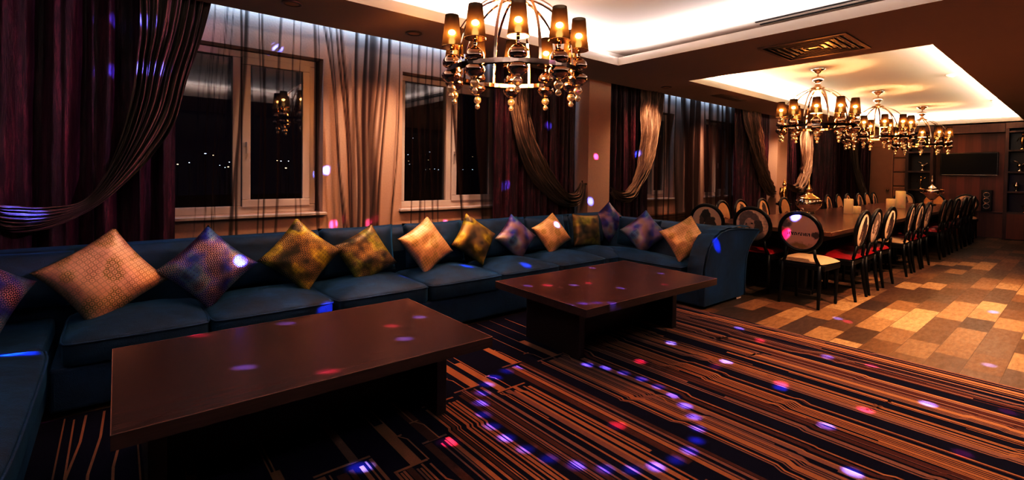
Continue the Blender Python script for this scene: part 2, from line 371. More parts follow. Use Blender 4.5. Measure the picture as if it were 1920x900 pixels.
# shelf units
def shelf_unit(ya, yb, zs, label):
    r = empty('shelf_unit', (X1, (ya + yb) / 2, 0), 0, label, 'shelf unit'); hw = (yb - ya) / 2
    MB().box(-.02, -.004, -hw, hw, .0, 2.55).build('back_board', 'dark_dining_wood', r)
    for sgn in (-1, 1): MB().box(-.34, -.02, sgn * hw - .03, sgn * hw + .03, 0, 2.55).build('side_board', 'shelf_wood', r, bevel=.003)
    for z in zs: MB().box(-.33, -.02, -hw + .03, hw - .03, z - .02, z + .02).build('shelf', 'shelf_wood', r, bevel=.003)
    MB().box(-.345, -.33, -hw + .03, hw - .03, .02, zs[-1] - .02).build('cabinet_door', 'walnut_panel', r, bevel=.003)
    MB().box(-.36, -.02, -hw - .03, hw + .03, 2.47, 2.60).build('cornice', 'shelf_wood', r, bevel=.004)
shelf_unit(2.55, 3.02, (2.40, 1.98, 1.50, 1.05, .58), 'tall dark wood display shelves left of the television')
shelf_unit(.15, 1.28, (2.40, 1.98, 1.50, 1.06, .60), 'wide dark wood display shelves at the right end of far wall')
tr = MB().box(X1 - .30, X1, 1.31, 2.52, 2.40, 2.60); struct('trim_6', tr, 'shelf_wood', bevel=.004)
struct('trim_7', MB().box(X1 - .04, X1 - .002, 1.31, 2.52, .56, .59), 'shelf_wood', bevel=.003)
tv = empty('television', (X1 - .05, 1.93, 1.69), 0, 'wide flat black television mounted on the far veneer wall', 'television')
MB().box(-.03, .03, -.50, .50, -.26, .27).build('casing', 'black_plastic', tv, bevel=.008)
MB().box(-.034, -.03, -.48, .48, -.235, .25).build('screen', 'screen', tv)
MB().box(-.04, -.031, -.49, .47, -.262, -.252).build('light_bar', 'white_strip', tv)
MB().box(.03, .05, -.15, .15, -.1, .1).build('wall_bracket', 'black_plastic', tv)
sp = empty('wall_speaker', (X1 - .06, 1.60, .85), 0, 'slim black wall speaker right below the television corner', 'speaker')
MB().box(-.05, .055, -.09, .09, -.24, .24).build('cabinet', 'black_plastic', sp, bevel=.01)
for k in range(3):
    MB().tube([(-.054, .055 * math.cos(a * PI / 8), -.13 + .13 * k + .055 * math.sin(a * PI / 8)) for a in range(16)], .006, 6, closed=True).build('speaker_ring', 'silver', sp, smooth=True)

# ornaments on shelves
def ornament(kind, loc, label, s=1., mat='gold'):
    r = empty(kind, loc, random.uniform(-.5, .5), label, 'ornament')
    MB().lathe([(0, 0), (.05 * s, 0), (.05 * s, .012 * s), (.02 * s, .03 * s), (.012 * s, .07 * s)], n=14).build('base', mat, r, smooth=True)
    if kind == 'bird_figurine':
        MB().lathe([(0, -.05 * s), (.03 * s, -.03 * s), (.042 * s, .0), (.03 * s, .03 * s), (0, .05 * s)], (0, 0, .11 * s), 14).build('body', mat, r, smooth=True)
        MB().tube([(0, .01 * s, .14 * s), (0, .04 * s, .19 * s), (0, .075 * s, .20 * s), (0, .10 * s, .185 * s)], [.016 * s, .014 * s, .016 * s, .003 * s]).build('neck', mat, r, smooth=True)
        MB().tube([(0, -.03 * s, .12 * s), (0, -.08 * s, .17 * s), (0, -.12 * s, .16 * s)], [.02 * s, .014 * s, .003 * s]).build('tail', mat, r, smooth=True)
    elif kind == 'dancer_figurine':
        MB().tube([(0, 0, .06 * s), (0, .01 * s, .13 * s), (0, 0, .2 * s), (0, 0, .25 * s)], [.014 * s, .018 * s, .028 * s, .01 * s]).build('body', mat, r, smooth=True)
        MB().lathe([(0, -.02 * s), (.016 * s, -.01 * s), (.02 * s, 0), (.014 * s, .015 * s), (0, .02 * s)], (0, 0, .275 * s), 12).build('head', mat, r, smooth=True)
        MB().tube([(0, -.09 * s, .27 * s), (0, -.04 * s, .225 * s), (0, 0, .22 * s), (0, .05 * s, .21 * s), (0, .08 * s, .15 * s)], .008 * s).build('arms', mat, r, smooth=True)
    else:
        MB().lathe([(.012 * s, .06 * s), (.045 * s, .10 * s), (.05 * s, .13 * s), (.03 * s, .17 * s), (.018 * s, .2 * s), (.03 * s, .22 * s)], n=16).build('bowl', mat, r, smooth=True)
        MB().tube([(0, .045 * s, .12 * s), (0, .08 * s, .15 * s), (0, .075 * s, .19 * s), (0, .025 * s, .2 * s)], .006 * s).build('handle', mat, r, smooth=True)
    return r
XO = X1 - .22
ornament('bird_figurine', (XO, 2.74, 1.52), 'silver bird figurine on the upper open shelf left of television', 1.1, 'silver')
ornament('dancer_figurine', (XO, 2.76, 1.07), 'slender gold dancer figurine on the shelf behind the tall samovar', 1.1)
ornament('vase', (XO, .98, .62), 'small gold handled vase on the lowest right-hand shelf', .8)
ornament('dancer_figurine', (XO, 1.05, 2.0), 'gold dancer figurine on the top shelf at far right', 1.25)
ornament('bird_figurine', (XO, 1.08, 1.52), 'silver bird figurine on the second right-hand shelf', 1.15, 'silver')
ornament('vase', (XO, 1.12, 1.08), 'small silver handled vase on the third right-hand shelf', .95, 'silver')

# ------------------------------------------------------------------ carpet
carp = MB(); carp.cur = 0; CX1 = 4.47; carp.box(X0 + .02, CX1, Y0 + .02, 3.46, .0, .008)
zl = [.0086]
def ribbon(path, wd, mi, jit=0):
    """path: list of (x,y) going -Y; flat strip of width wd"""
    zl[0] += .0000035
    z = zl[0]; vs = []; fs = []
    for x, y in path:
        vs += [(min(x - wd / 2, CX1 - .002), y, z), (min(x + wd / 2, CX1 - .001), y, z)]
    for i in range(len(path) - 1): fs.append((2 * i, 2 * i + 1, 2 * i + 3, 2 * i + 2))
    carp.cur = mi; carp.add(vs, fs)
R = random.Random(11)
def jogs(y0, y1, n, amp):
    ysl = sorted([R.uniform(y1, y0) for _ in range(n)], reverse=True); out = []; off = 0
    for y in ysl: d = R.choice((-1, 1)) * R.uniform(.3, 1) * amp; out.append((y, d))
    return out
def path(x, y0, y1, jg, dy=0):
    p = [(x, y0)]; cx = x
    for y, d in jg:
        if y >= y0 - .02 or y <= y1 + .06: 
            if y >= y0 - .02: cx += 0
            continue
        p.append((cx, y + dy)); cx += d; p.append((cx, y + dy - abs(d) * 1.6 - .004))
    p.append((cx, y1)); return p
x = X0 + .06; YE = Y0 + .05
while x < CX1 - .02:
    cw = R.uniform(.10, .26)
    if x < -.35: ys0 = 1.6
    elif x < 1.0: ys0 = R.uniform(1.75, 2.15)
    elif x < 1.75: ys0 = R.uniform(2.0, 2.45)
    elif x < 2.6: ys0 = R.uniform(2.2, 2.75)
    else: ys0 = R.uniform(2.9, 3.4)
    jg = jogs(ys0, YE, R.randint(9, 13), .028)
    main = 1 if R.random() < .5 else 2
    xx = x; first = True
    while xx < x + cw:
        r = R.random()
        wd = R.uniform(.007, .014) if r < .5 else (R.uniform(.014, .026) if r < .85 else R.uniform(.03, .048))
        gp = R.uniform(.004, .009) if R.random() < .7 else R.uniform(.012, .03)
        mi = main if R.random() < .75 else R.choice((1, 2, 3, 4))
        if wd > .027: mi = R.choice((2, 3, 1))
        if xx + wd > CX1 - .01: break
        a = ys0 - (R.uniform(0, .05))
        segs = [(a, YE)]
        if R.random() < .5:
            c = R.uniform(-1.5, ys0 - .4); segs = [(a, c), (c - R.uniform(.12, .5), YE)]
        for s0, s1 in segs:
            if s0 - s1 > .05: ribbon(path(xx + wd / 2, s0, s1, jg, -(xx - x) * .35), wd, mi)
        xx += wd + gp
    # capped end of the cluster
    ribbon([(x + (xx - x) / 2 - gp / 2, ys0 + .012), (x + (xx - x) / 2 - gp / 2, ys0 - .004)], max(.02, xx - x - gp), main)
    # block and lead-in lines running to the sofa
    if ys0 < 3.0 and x > -.35:
        bl = R.uniform(.3, .55); bw = R.uniform(.035, .065); bx = x + R.uniform(.2, .8) * cw
        ribbon([(bx, ys0 + bl), (bx, ys0)], bw, R.choice((1, 3, 2)))
        ribbon([(bx - bw / 2 + .004, 3.44), (bx - bw / 2 + .004, ys0 + bl)], .007, 1)
        if R.random() < .8:
            qx = x + cw * R.uniform(.0, 1.); ql = ys0 + R.uniform(.1, .3)
            ribbon([(qx, 3.40), (qx, ql + .06), (qx + .03, ql), (qx + .03, ys0)], .008, 4)
            ribbon([(qx - .0, ql + .06), (qx - .0, ql + .048)], .05, 1)
    x = xx + (R.uniform(.006, .03) if R.random() < .8 else R.uniform(.04, .09))
for lx in (-.13, -.055, .03): ribbon([(lx - .0, 3.42), (lx - .01, 3.1), (lx - .045, 2.75), (lx - .05, 2.35)], .011, 1)
tag(carp.build('carpet', ['carpet_navy', 'carpet_orange', 'carpet_mauve', 'carpet_brown', 'carpet_tan'], fix=False), 'navy carpet with orange and brown broken circuit-like stripes under the coffee tables', 'carpet')
carp.cur = 0

# ------------------------------------------------------------------ sofa
sofa = empty('sectional_sofa', (0, 0, 0), 0, 'long U-shaped blue velvet sectional sofa running under the windows', 'sofa')
def cushion(x0, x1, y0, y1, z0, z1, puff=.03, rnd=.05, nx=14, ny=14):
    """closed puffy box"""
    mb = MB(); cx, cy = (x0 + x1) / 2, (y0 + y1) / 2; hx, hy = (x1 - x0) / 2, (y1 - y0) / 2; seed = x0 * 3 + y0
    def sgnp(v, p): return math.copysign(abs(v) ** p, v)
    rows = []
    nphi = 10; nth = 64
    vs = []; fs = []
    for j in range(nphi + 1):
        ph = -PI / 2 + PI * j / nphi
        for i in range(nth):
            th = 2 * PI * i / nth
            e = .16; c, s_ = math.cos(th), math.sin(th)
            m = max(abs(c), abs(s_)); rx = c / m; ry = s_ / m
            k = sgnp(math.cos(ph), .25)
            px_, py_ = rx * k, ry * k
            q = (abs(px_) ** 8 + abs(py_) ** 8) ** (1 / 8) if (px_ or py_) else 0
            fall = 1
            mm = (abs(rx) ** 10 + abs(ry) ** 10) ** .1; px_, py_ = px_ / mm, py_ / mm
            zz = sgnp(math.sin(ph), .35)
            dome = puff * (1 - px_ * px_) * (1 - py_ * py_)
            wr = .006 * math.sin(px_ * 5 + seed) * math.cos(py_ * 4 + seed * 2)
            vs.append((cx + hx * px_, cy + hy * py_, (z0 + z1) / 2 + (z1 - z0) / 2 * zz + (dome + wr if zz > 0 else 0)))
    for j in range(nphi):
        for i in range(nth): i2 = (i + 1) % nth; fs.append((j * nth + i, j * nth + i2, (j + 1) * nth + i2, (j + 1) * nth + i))
    # inner rings for top dome
    mb.add(vs, fs)
    return mb
def seat_cushion(x0, x1, y0, y1, z0=.275, z1=.415, piping='y'):
    def top(u, v):
        a, b = 2 * u - 1, 2 * v - 1
        return None
    mb = MB(); n = 18; r = .035
    cx, cy = (x0 + x1) / 2, (y0 + y1) / 2; hx, hy = (x1 - x0) / 2 - .004, (y1 - y0) / 2 - .004; sd = x0 * 7 + y0 * 3
    def ring(inset, z, bulge=0): 
        pts = []; ax, ay = hx - inset, hy - inset; N = 12
        for (sx, sy, ex, ey) in ((-1, -1, 1, -1), (1, -1, 1, 1), (1, 1, -1, 1), (-1, 1, -1, -1)):
            for k in range(N):
                t = k / N; X = sx + (ex - sx) * t; Y = sy + (ey - sy) * t
                rr = (1 - .05 * (min(abs(X), abs(Y)) ** 6)); pts.append((cx + X * ax * rr, cy + Y * ay * rr, z + bulge * (1 - X * X * Y * Y * 1.0)))
        return pts
    rings = [(.012, z0), (0, z0 + .012), (0, z1 - .03), (.006, z1 - .01), (.02, z1)]
    vs = []
    for ins, z in rings: vs += ring(ins, z)
    m = len(ring(0, 0))
    for f in (.78, .55, .3, .0):
        for k in range(m):
            X, Y, Z = ring(.02, z1)[k]; dx, dy = (X - cx), (Y - cy); u, v = dx * f / hx, dy * f / hy
            Zb = z1 + .068 * (1 - u * u) * (1 - v * v) + .006 * math.sin(u * 6 + sd) * math.sin(v * 5 + sd)
            vs.append((cx + dx * f, cy + dy * f, Zb))
    fs = []; L = len(vs) // m
    for j in range(L - 1):
        for k in range(m): k2 = (k + 1) % m; fs.append((j * m + k, j * m + k2, (j + 1) * m + k2, (j + 1) * m + k))
    fs.append(tuple(reversed(range(m)))); mb.add(vs, fs)
    o = mb.build('seat_cushion', 'velvet', sofa, smooth=True)
    p = ring(-.002, z1 - .018); MB().tube(p, .006, 6, closed=True).build('piping', 'velvet_side', o, smooth=True)
    return o
SX = [-.24, .45, 1.215, 1.985, 2.75, 3.5, 4.22, 4.72]
b = MB(); b.box(-.28, 5.3, 3.47, 4.38, .03, .27); b.build('base', 'velvet_side', sofa, bevel=.02)
for i in range(len(SX) - 1): seat_cushion(SX[i], SX[i + 1], 3.43, 4.14)
# left wing
MB().box(-1.32, -.30, -1.2, 4.38, .03, .27).build('wing_base', 'velvet_side', sofa, bevel=.02)
for a, c in ((-1.2, -.2), (-.19, .85), (.86, 1.95), (1.96, 3.42)): seat_cushion(-1.12, -.26, a, c)
MB().box(-1.12, -.30, 3.45, 4.14, .27, .40).build('corner_cushion', 'velvet', sofa, bevel=.03)
# backrests
def backrest(prof_pts, along0, along1, axis, name='backrest'):
    mb = MB(); mb.extr(prof_pts, along0, along1)
    if axis == 'x':  # swap: profile in (y,z) along x
        mb.v = [(y, x, z) for x, y, z in mb.v]
    return mb.build(name, 'velvet', sofa, bevel=.015)
backrest([(4.16, .20), (4.12, .60), (4.16, .76), (4.22, .81), (4.34, .82), (4.395, .78), (4.39, .2)], -1.3, 5.42, 'x')
backrest([(-1.12, .2), (-1.08, .62), (-1.12, .78), (-1.2, .82), (-1.3, .82), (-1.38, .78), (-1.36, .03)], -1.2, 4.38, 'y', 'wing_backrest')
# right wing with flared back
seat_cushion(4.40, 4.80, 2.66, 4.12)
MB().box(4.49, 5.2, 2.50, 4.38, .03, .27).build('wing_base', 'velvet_side', sofa, bevel=.02)
def flare(t):  # smooth profile
    pass
inner = [(4.50, .03), (4.50, .26), (4.505, .40), (4.54, .52), (4.60, .62), (4.68, .695), (4.80, .75), (4.98, .775), (5.25, .77), (5.55, .745)]
outer = [(5.66, .735), (5.69, .715), (5.62, .675), (5.50, .60), (5.42, .52), (5.375, .42), (5.355, .25), (5.35, .03)]
MB().extr(inner + outer, 2.44, 2.52).build('end_panel', 'velvet_side', sofa, bevel=.014)
pi = MB(); pi.tube([(x_ - .004, 2.437, z_) for x_, z_ in inner[1:]] + [(x_, 2.437, z_) for x_, z_ in outer], .007, 6); pi.build('end_piping', 'velvet', sofa, smooth=True)
inn2 = [(4.84, .03), (4.86, .42), (4.92, .6), (5.02, .72), (5.15, .765), (5.4, .76), (5.55, .745), (5.67, .725), (5.50, .60), (5.42, .52), (5.375, .42), (5.35, .03)]
MB().extr(inn2, 2.5, 4.385).build('wing_backrest', 'velvet', sofa, bevel=.01)
# ruched inner facing of the arm
def ruche(u, v):
    k = v * (len(inner) - 2) + 1; i = min(int(k), len(inner) - 2); f = k - i
    X = inner[i][0] * (1 - f) + inner[i + 1][0] * f; Z = inner[i][1] * (1 - f) + inner[i + 1][1] * f
    d = .006 * math.sin(v * 60 + u * 2); e = .02 + math.sin(PI * min(1, u * 1.3)) * .012
    return (X - e * (1 - v) + d * .6, 2.455 + u * .17 + .0 * v, Z + e * v + d)
MB().grid(ruche, 6, 110).build('ruched_band', 'velvet', sofa, smooth=True)
MB().box(5.22, 5.32, 2.46, 2.56, 0, .035).box(-.42, -.34, 3.5, 3.58, 0, .035).build('foot', 'white_plastic', sofa)
for fx in (1, 2.6, 4.6): MB().box(fx, fx + .08, 3.7, 3.78, 0, .035).build('foot', 'black_lacquer', sofa)
for fx in (-1.0,): MB().box(fx, fx + .08, -1.0, -.92, 0, .035).box(fx, fx + .08, 2.0, 2.08, 0, .035).build('foot', 'black_lacquer', sofa)

# puffy square cushion mesh ----------------------------------------------------
def pillow_mesh(side, thick, seed, name, mat, parent=None, pinch=.16, n=26, sag=0.):
    mb = MB()
    def fn(sg):
        def g(u, v):
            a, b_ = 2 * u - 1, 2 * v - 1
            # edges bow inwards between corners
            X = a * (1 - pinch * (1 - b_ * b_) * abs(a) ** 1.5 * .55) ; Z = b_ * (1 - pinch * (1 - a * a) * abs(b_) ** 1.5 * .55)
            w_ = max(0, (1 - abs(a) ** 2.6)) ** .55 * max(0, (1 - abs(b_) ** 2.6)) ** .55
            wr = .10 * (vn(a * 3 + 7 + seed, 1) * vn(b_ * 3 + 9, seed) - .25) + .03 * math.sin((a - b_) * 9 + seed * 3) * abs(a * b_)
            return (X * side / 2, sg * thick / 2 * w_ * (1 + wr * 2.2) , Z * side / 2 - sag * (1 - a * a) * .02)
        return g
    mb.grid(fn(-1), n, n); mb.grid(fn(1), n, n)
    o = mb.build(name, mat, parent, smooth=True, fix=False)
    bm = bmesh.new(); bm.from_mesh(o.data); bmesh.ops.remove_doubles(bm, verts=bm.verts, dist=.0008); bmesh.ops.recalc_face_normals(bm, faces=bm.faces); bm.to_mesh(o.data); bm.free()
    return o
# back cushions of the sofa (blue velvet)
for i, (cx, wd) in enumerate(((.86, .62), (1.62, .66), (2.38, .66), (3.13, .66), (3.86, .62), (4.55, .6))):
    o = pillow_mesh(wd, .20, i * 1.7, 'back_cushion', 'velvet', sofa, pinch=.07, n=16); o.scale.z = .62
    o.location = (cx, 4.06, .655); o.rotation_euler = (math.radians(-12), 0, math.radians(R.uniform(-3, 3)))
o = pillow_mesh(.62, .2, 3.3, 'back_cushion', 'velvet', sofa, pinch=.07, n=16); o.scale.z = .6; o.location = (4.93, 3.55, .62); o.rotation_euler = (math.radians(-10), 0, math.radians(-90))
o = pillow_mesh(.55, .2, 3.3, 'back_cushion', 'velvet', sofa, pinch=.07, n=16); o.scale.z = .62; o.location = (-.48, 4.05, .66); o.rotation_euler = (math.radians(-12), math.radians(4), math.radians(14))
# scatter pillows: x, y, z, side, roll(deg in plane), yaw, lean, material, label
PIL = [(-.60, 3.60, .665, .46, 40, 38, 22, 'pillow_magenta', 'purple and blue metallic-dotted pillow at the left end, cut by the photo edge'),
 (-.06, 3.90, .665, .475, 57, 8, 28, 'pillow_gold', 'largest pale gold ring-patterned pillow at the left of the sofa'),
 (.49, 3.88, .665, .43, 45, -5, 24, 'pillow_purple', 'blue and purple dotted pillow between the big gold pillow and a yellow one'),
 (1.10, 3.88, .685, .435, 42, -4, 22, 'pillow_yellow', 'black and acid-yellow dotted pillow standing on its corner, behind first coffee table'),
 (1.62, 3.90, .635, .41, 65, 0, 24, 'pillow_olive', 'dark gold-dotted pillow with yellow lower edge, tilted on its side'),
 (2.20, 3.90, .665, .42, 62, 5, 24, 'pillow_gold', 'pale gold pillow leaning between two dark yellow pillows mid sofa'),
 (2.75, 3.92, .675, .40, 38, 0, 22, 'pillow_yellow', 'black pillow with yellow patch, just right of the middle gold pillow'),
 (3.29, 3.92, .655, .38, 45, -6, 22, 'pillow_purple', 'small purple dotted pillow directly behind the left end of second coffee table'),
 (3.83, 3.93, .655, .38, 62, -10, 24, 'pillow_gold', 'small pale gold pillow between the purple one and the sofa corner'),
 (4.44, 3.95, .65, .40, 4, -12, 14, 'pillow_olive', 'olive-black dotted pillow standing square in the sofa corner'),
 (4.93, 4.00, .72, .40, 52, -28, 20, 'pillow_magenta', 'highest purple starry pillow deep in the sofa corner'),
 (4.78, 3.36, .665, .40, 48, -58, 22, 'pillow_purple', 'purple and teal dotted pillow on the right wing between corner and gold pillow'),
 (4.70, 2.78, .66, .40, 60, -52, 24, 'pillow_gold', 'gold pillow leaning on the flared right arm of the sofa')]
for i, (x, y, z, s, roll, yaw, lean, mt, lb) in enumerate(PIL):
    o = pillow_mesh(s, .17, i * 2.3 + 1, 'scatter_pillow', mt)
    Rm = Matrix.Rotation(math.radians(yaw), 4, 'Z') @ Matrix.Rotation(math.radians(-lean), 4, 'X') @ Matrix.Rotation(math.radians(roll), 4, 'Y')
    o.matrix_world = Matrix.Translation((x, y, z)) @ Rm
    tag(o, lb, 'pillow', 'patterned scatter pillows on the blue sofa')

# ------------------------------------------------------------------ coffee tables
def coffee_table(cx, cy, rz, hx, hy, legs, label):
    r = empty('coffee_table', (cx, cy, 0.009), rz, label, 'coffee table')
    MB().box(-hx, hx, -hy, hy, .425, .478).build('tabletop', 'table_wood', r)
    et = MB(); q = .0022  # thin pale strips painting the highlight on the tabletop edges
    et.box(-hx - .0006, hx + .0006, -hy - .0008, -hy + q, .4765, .4788).box(-hx - .0006, hx + .0006, hy - q, hy + .0008, .4765, .4788).box(-hx - .0008, -hx + q, -hy + q, hy - q, .4765, .4788).box(hx - q, hx + .0008, -hy + q, hy - q, .4765, .4788)
    et.build('edge_highlight', 'table_highlight', r)
    for (a, b_, c, d) in legs: MB().box(a, b_, c, d, 0, .425).build('leg_panel', 'table_leg_wood', r, bevel=.003)
    return r
coffee_table(.749, 2.459, 0, .767, .474, ((.60, .66, -.20, .44), (-.66, -.60, -.20, .44), (-.60, .60, .10, .14)), 'long low dark wood coffee table nearest the camera')
coffee_table(3.085, 2.49, math.radians(-1.2), .79, .485, ((-.52, -.46, -.17, .42), (.64, .70, -.17, .42), (-.46, .64, .10, .14)), 'second low dark wood coffee table, farther off beside the right arm of the sofa')

# ------------------------------------------------------------------ dining tables
seams = [5.80, 8.24, 10.3, 12.4, 14.45]
dl = ['end dining table nearest the sofa carrying the silver domed jar', 'dining table in the long row holding the first pair of candles', 'dining table in the long row holding the farther pair of candles', 'last dining table of the row, nearest the television']
for i in range(4):
    a, b_ = seams[i] + .004, seams[i + 1] - .004
    r = empty('dining_table', ((a + b_) / 2, 2.45, 0), 0, dl[i], 'dining table', 'dining tables pushed into one long row'); h = (b_ - a) / 2
    MB().box(-h, h, -.69, .68, .715, .76).build('tabletop', 'dining_wood', r, bevel=.003)
    MB().box(-h + .08, h - .08, -.52, .52, .62, .715).build('apron', 'dark_dining_wood', r, bevel=.003)
    for sx in (-1, 1):
        MB().box(sx * (h - .35) - .04, sx * (h - .35) + .04, -.35, .35, .05, .62).build('leg', 'dark_dining_wood', r, bevel=.004)
        MB().box(sx * (h - .35) - .08, sx * (h - .35) + .08, -.42, .42, 0, .05).build('foot', 'dark_dining_wood', r, bevel=.006)

# ------------------------------------------------------------------ chairs
def make_chair(seatmat, printmat):
    r = empty('dining_chair')
    # faces +Y, back at y ~ -.22
    sb = MB(); n = 14
    def seat_fn(u, v):
        a, b_ = 2 * u - 1, 2 * v - 1; w_ = .235 - .02 * (1 - v); X = a * w_ * (1 - .05 * abs(b_) ** 3); Y = b_ * .215 * (1 - .06 * abs(a) ** 3)
        return (X, Y, .455 + .055 * (1 - abs(a) ** 3.2) ** .6 * (1 - abs(b_) ** 3.2) ** .6)
    sb.grid(seat_fn, n, n); sb.box(-.205, .205, -.19, .19, .435, .456)
    sb.build('seat', seatmat, r, smooth=True)
    MB().box(-.225, .225, -.205, .205, .385, .446).build('seat_frame', 'black_lacquer', r, bevel=.012)
    for sx in (-1, 1):
        MB().lathe([(.012, 0), (.016, .02), (.013, .05), (.02, .30), (.026, .32), (.018, .335), (.027, .36), (.024, .40)], (sx * .195, .175, 0), 12).build('leg', 'black_lacquer', r, smooth=True)
        MB().tube([(sx * .19, -.245, 0), (sx * .185, -.222, .15), (sx * .18, -.205, .30), (sx * .175, -.20, .44)], [.014, .018, .02, .02], 8).build('leg', 'black_lacquer', r, smooth=True)
        MB().tube([(sx * .175, -.20, .43), (sx * .14, -.215, .52), (sx * .135, -.225, .60)], [.019, .016, .015], 8).build('back_post', 'black_lacquer', r, smooth=True)
    ring = []
    for k in range(36):
        a = 2 * PI * k / 36; zz = .77 + .20 * math.cos(a); ring.append((.20 * math.sin(a), -.235 - (zz - .77) * .16, zz))
    MB().tube(ring, .022, 8, closed=True).build('back_frame', 'black_lacquer', r, smooth=True)
    pm = MB()
    for sg in (-1, 1):
        vs = [(0, -.235 + sg * .022, .77)]; fs = []
        for q, rr in enumerate((.07, .13, .175, .19)):
            for k in range(36):
                a = 2 * PI * k / 36; zz = .77 + rr * math.cos(a); vs.append((rr * math.sin(a), -.235 - (zz - .77) * .16 + sg * .022 * (1 - (rr / .205) ** 4), zz))
        for k in range(36): fs.append((0, 1 + k, 1 + (k + 1) % 36))
        for q in range(3):
            for k in range(36): k2 = (k + 1) % 36; fs.append((1 + q * 36 + k, 1 + q * 36 + k2, 1 + (q + 1) * 36 + k2, 1 + (q + 1) * 36 + k))
        pm.add(vs, fs)
    pm.build('back_panel', printmat, r, smooth=True)
    return r
protos = {}
def chair(x, y, rz, kind, label, group):
    if kind not in protos: protos[kind] = make_chair(*kind); o = protos[kind]
    else: o = dup(protos[kind])
    o.location = (x, y, 0); o.rotation_euler = (0, 0, math.radians(rz)); tag(o, label, 'chair', group); return o
RL, CF = 'red_leather', 'cream_fabric'
ordn = ['nearest', 'second', 'third', 'fourth', 'fifth', 'sixth', 'seventh', 'eighth', 'ninth', 'tenth', 'eleventh', 'twelfth']
G1, G2, G3 = 'chairs at the sofa end of the long table', 'chairs along the aisle side of the long table', 'chairs along the window side of the long table'
chair(5.72, 1.93, -93, (CF, 'print_letters'), 'round-backed black chair with cream seat and faded lettering print, at the near table corner', G1)
chair(5.97, 2.55, -88, (RL, 'print_person'), 'red-seated round-backed chair with a curly-haired portrait, just behind the sofa arm', G1)
chair(5.98, 3.13, -84, (RL, 'print_figure'), 'round-backed chair half hidden behind the gold pillow at the sofa arm', G1)
for i, x in enumerate((6.33, 6.80, 7.42, 8.46, 8.97, 9.51, 10.68, 11.16, 11.87, 12.7, 13.22, 13.74)):
    k = (CF, 'print_figure') if i in (3,) else (RL, 'print_person' if i % 2 else 'print_figure')
    chair(x, 1.86, (0, 1, -2, 3, 0, -1, 2, 0, -2, 1, 0, 2)[i], k, '%s chair from the camera in the aisle-side row of the long table' % ordn[i], G2)
for i, x in enumerate((6.72, 7.27, 8.03, 8.87, 9.67, 11.0, 11.62, 12.2, 12.97, 13.55, 14.1)):
    k = (RL, 'print_figure') if i % 3 else (RL, 'print_cream')
    chair(x, 3.15, 180 + (1, -2, 2, 0, -1, 2, 0, 1, -2, 0, 1)[i], k, '%s chair from the sofa in the window-side row of the long table' % ordn[i], G3)
chair(14.82, 3.02, 90, (RL, 'print_figure'), 'chair with dark figure print at the television end of the table, closest to the door', 'chairs at the television end of the long table')
chair(14.86, 2.46, 90, (RL, 'print_orange'), 'chair with plain orange-tan round back in the middle of the television end', 'chairs at the television end of the long table')
chair(14.86, 1.90, 90, (CF, 'print_person'), 'chair with portrait back at the television end, nearest the aisle', 'chairs at the television end of the long table')

# ------------------------------------------------------------------ things on the dining table
j = empty('domed_jar', (8.45, 2.88, .76), 0, 'large silver mosaic jar with domed lid and spire on the dining table', 'jar')
MB().lathe([(0, 0), (.09, 0), (.09, .015), (.075, .03), (.13, .07), (.175, .13), (.18, .18), (.15, .225), (.10, .245)], n=28).build('bowl', 'silver', j, smooth=True)
MB().lathe([(.155, .232), (.15, .245), (.11, .27), (.06, .30), (.035, .35), (.05, .37), (.055, .385), (.03, .40), (.035, .43), (.018, .45), (.022, .48), (.01, .52), (0, .545)], n=24).build('lid', 'gold', j, smooth=True)
hb = MB()
for k in range(20): a = 2 * PI * k / 20; hb.lathe([(0, -.014), (.013, 0), (0, .014)], (.168 * math.cos(a), .168 * math.sin(a), .205), 6)
hb.build('bead_band', 'chrome', j)
for (x, y, h, r_, lb) in ((9.12, 2.53, .235, .065, 'taller cream pillar candle of the pair near the silver jar'), (9.27, 2.46, .115, .06, 'short cream pillar candle of the pair near the silver jar'),
                    (11.5, 2.50, .18, .075, 'shorter cream pillar candle of the farther pair'), (11.72, 2.40, .33, .08, 'tallest cream pillar candle, in the farther pair')):
    c = empty('pillar_candle', (x, y, .76), 0, lb, 'candle', 'pillar candles on the long table')
    MB().lathe([(0, 0), (r_, 0), (r_, h - .01), (r_ - .008, h), (r_ * .7, h - .012), (0, h - .018)], n=24).build('wax', 'candle_wax', c, smooth=True)
    MB().tube([(0, 0, h - .02), (.002, 0, h + .008)], .002, 6).build('wick', 'black_plastic', c)
s = empty('samovar_urn', (13.6, 2.25, .76), 0, 'tall silver footed urn with figural lid at the far end of the table', 'urn')
MB().lathe([(0, 0), (.08, 0), (.08, .02), (.025, .04), (.02, .10), (.05, .13), (.13, .22), (.15, .29), (.14, .33), (.10, .345)], n=24).build('bowl', 'silver', s, smooth=True)
MB().lathe([(.12, .345), (.09, .38), (.04, .42), (.02, .47), (.04, .50), (.035, .54), (.015, .57), (.02, .62), (0, .66)], n=20).build('lid', 'silver', s, smooth=True)
for sg in (-1, 1): MB().tube([(0, sg * .14, .25), (0, sg * .20, .28), (0, sg * .20, .34), (0, sg * .13, .35)], .008, 6).build('handle', 'gold', s, smooth=True)
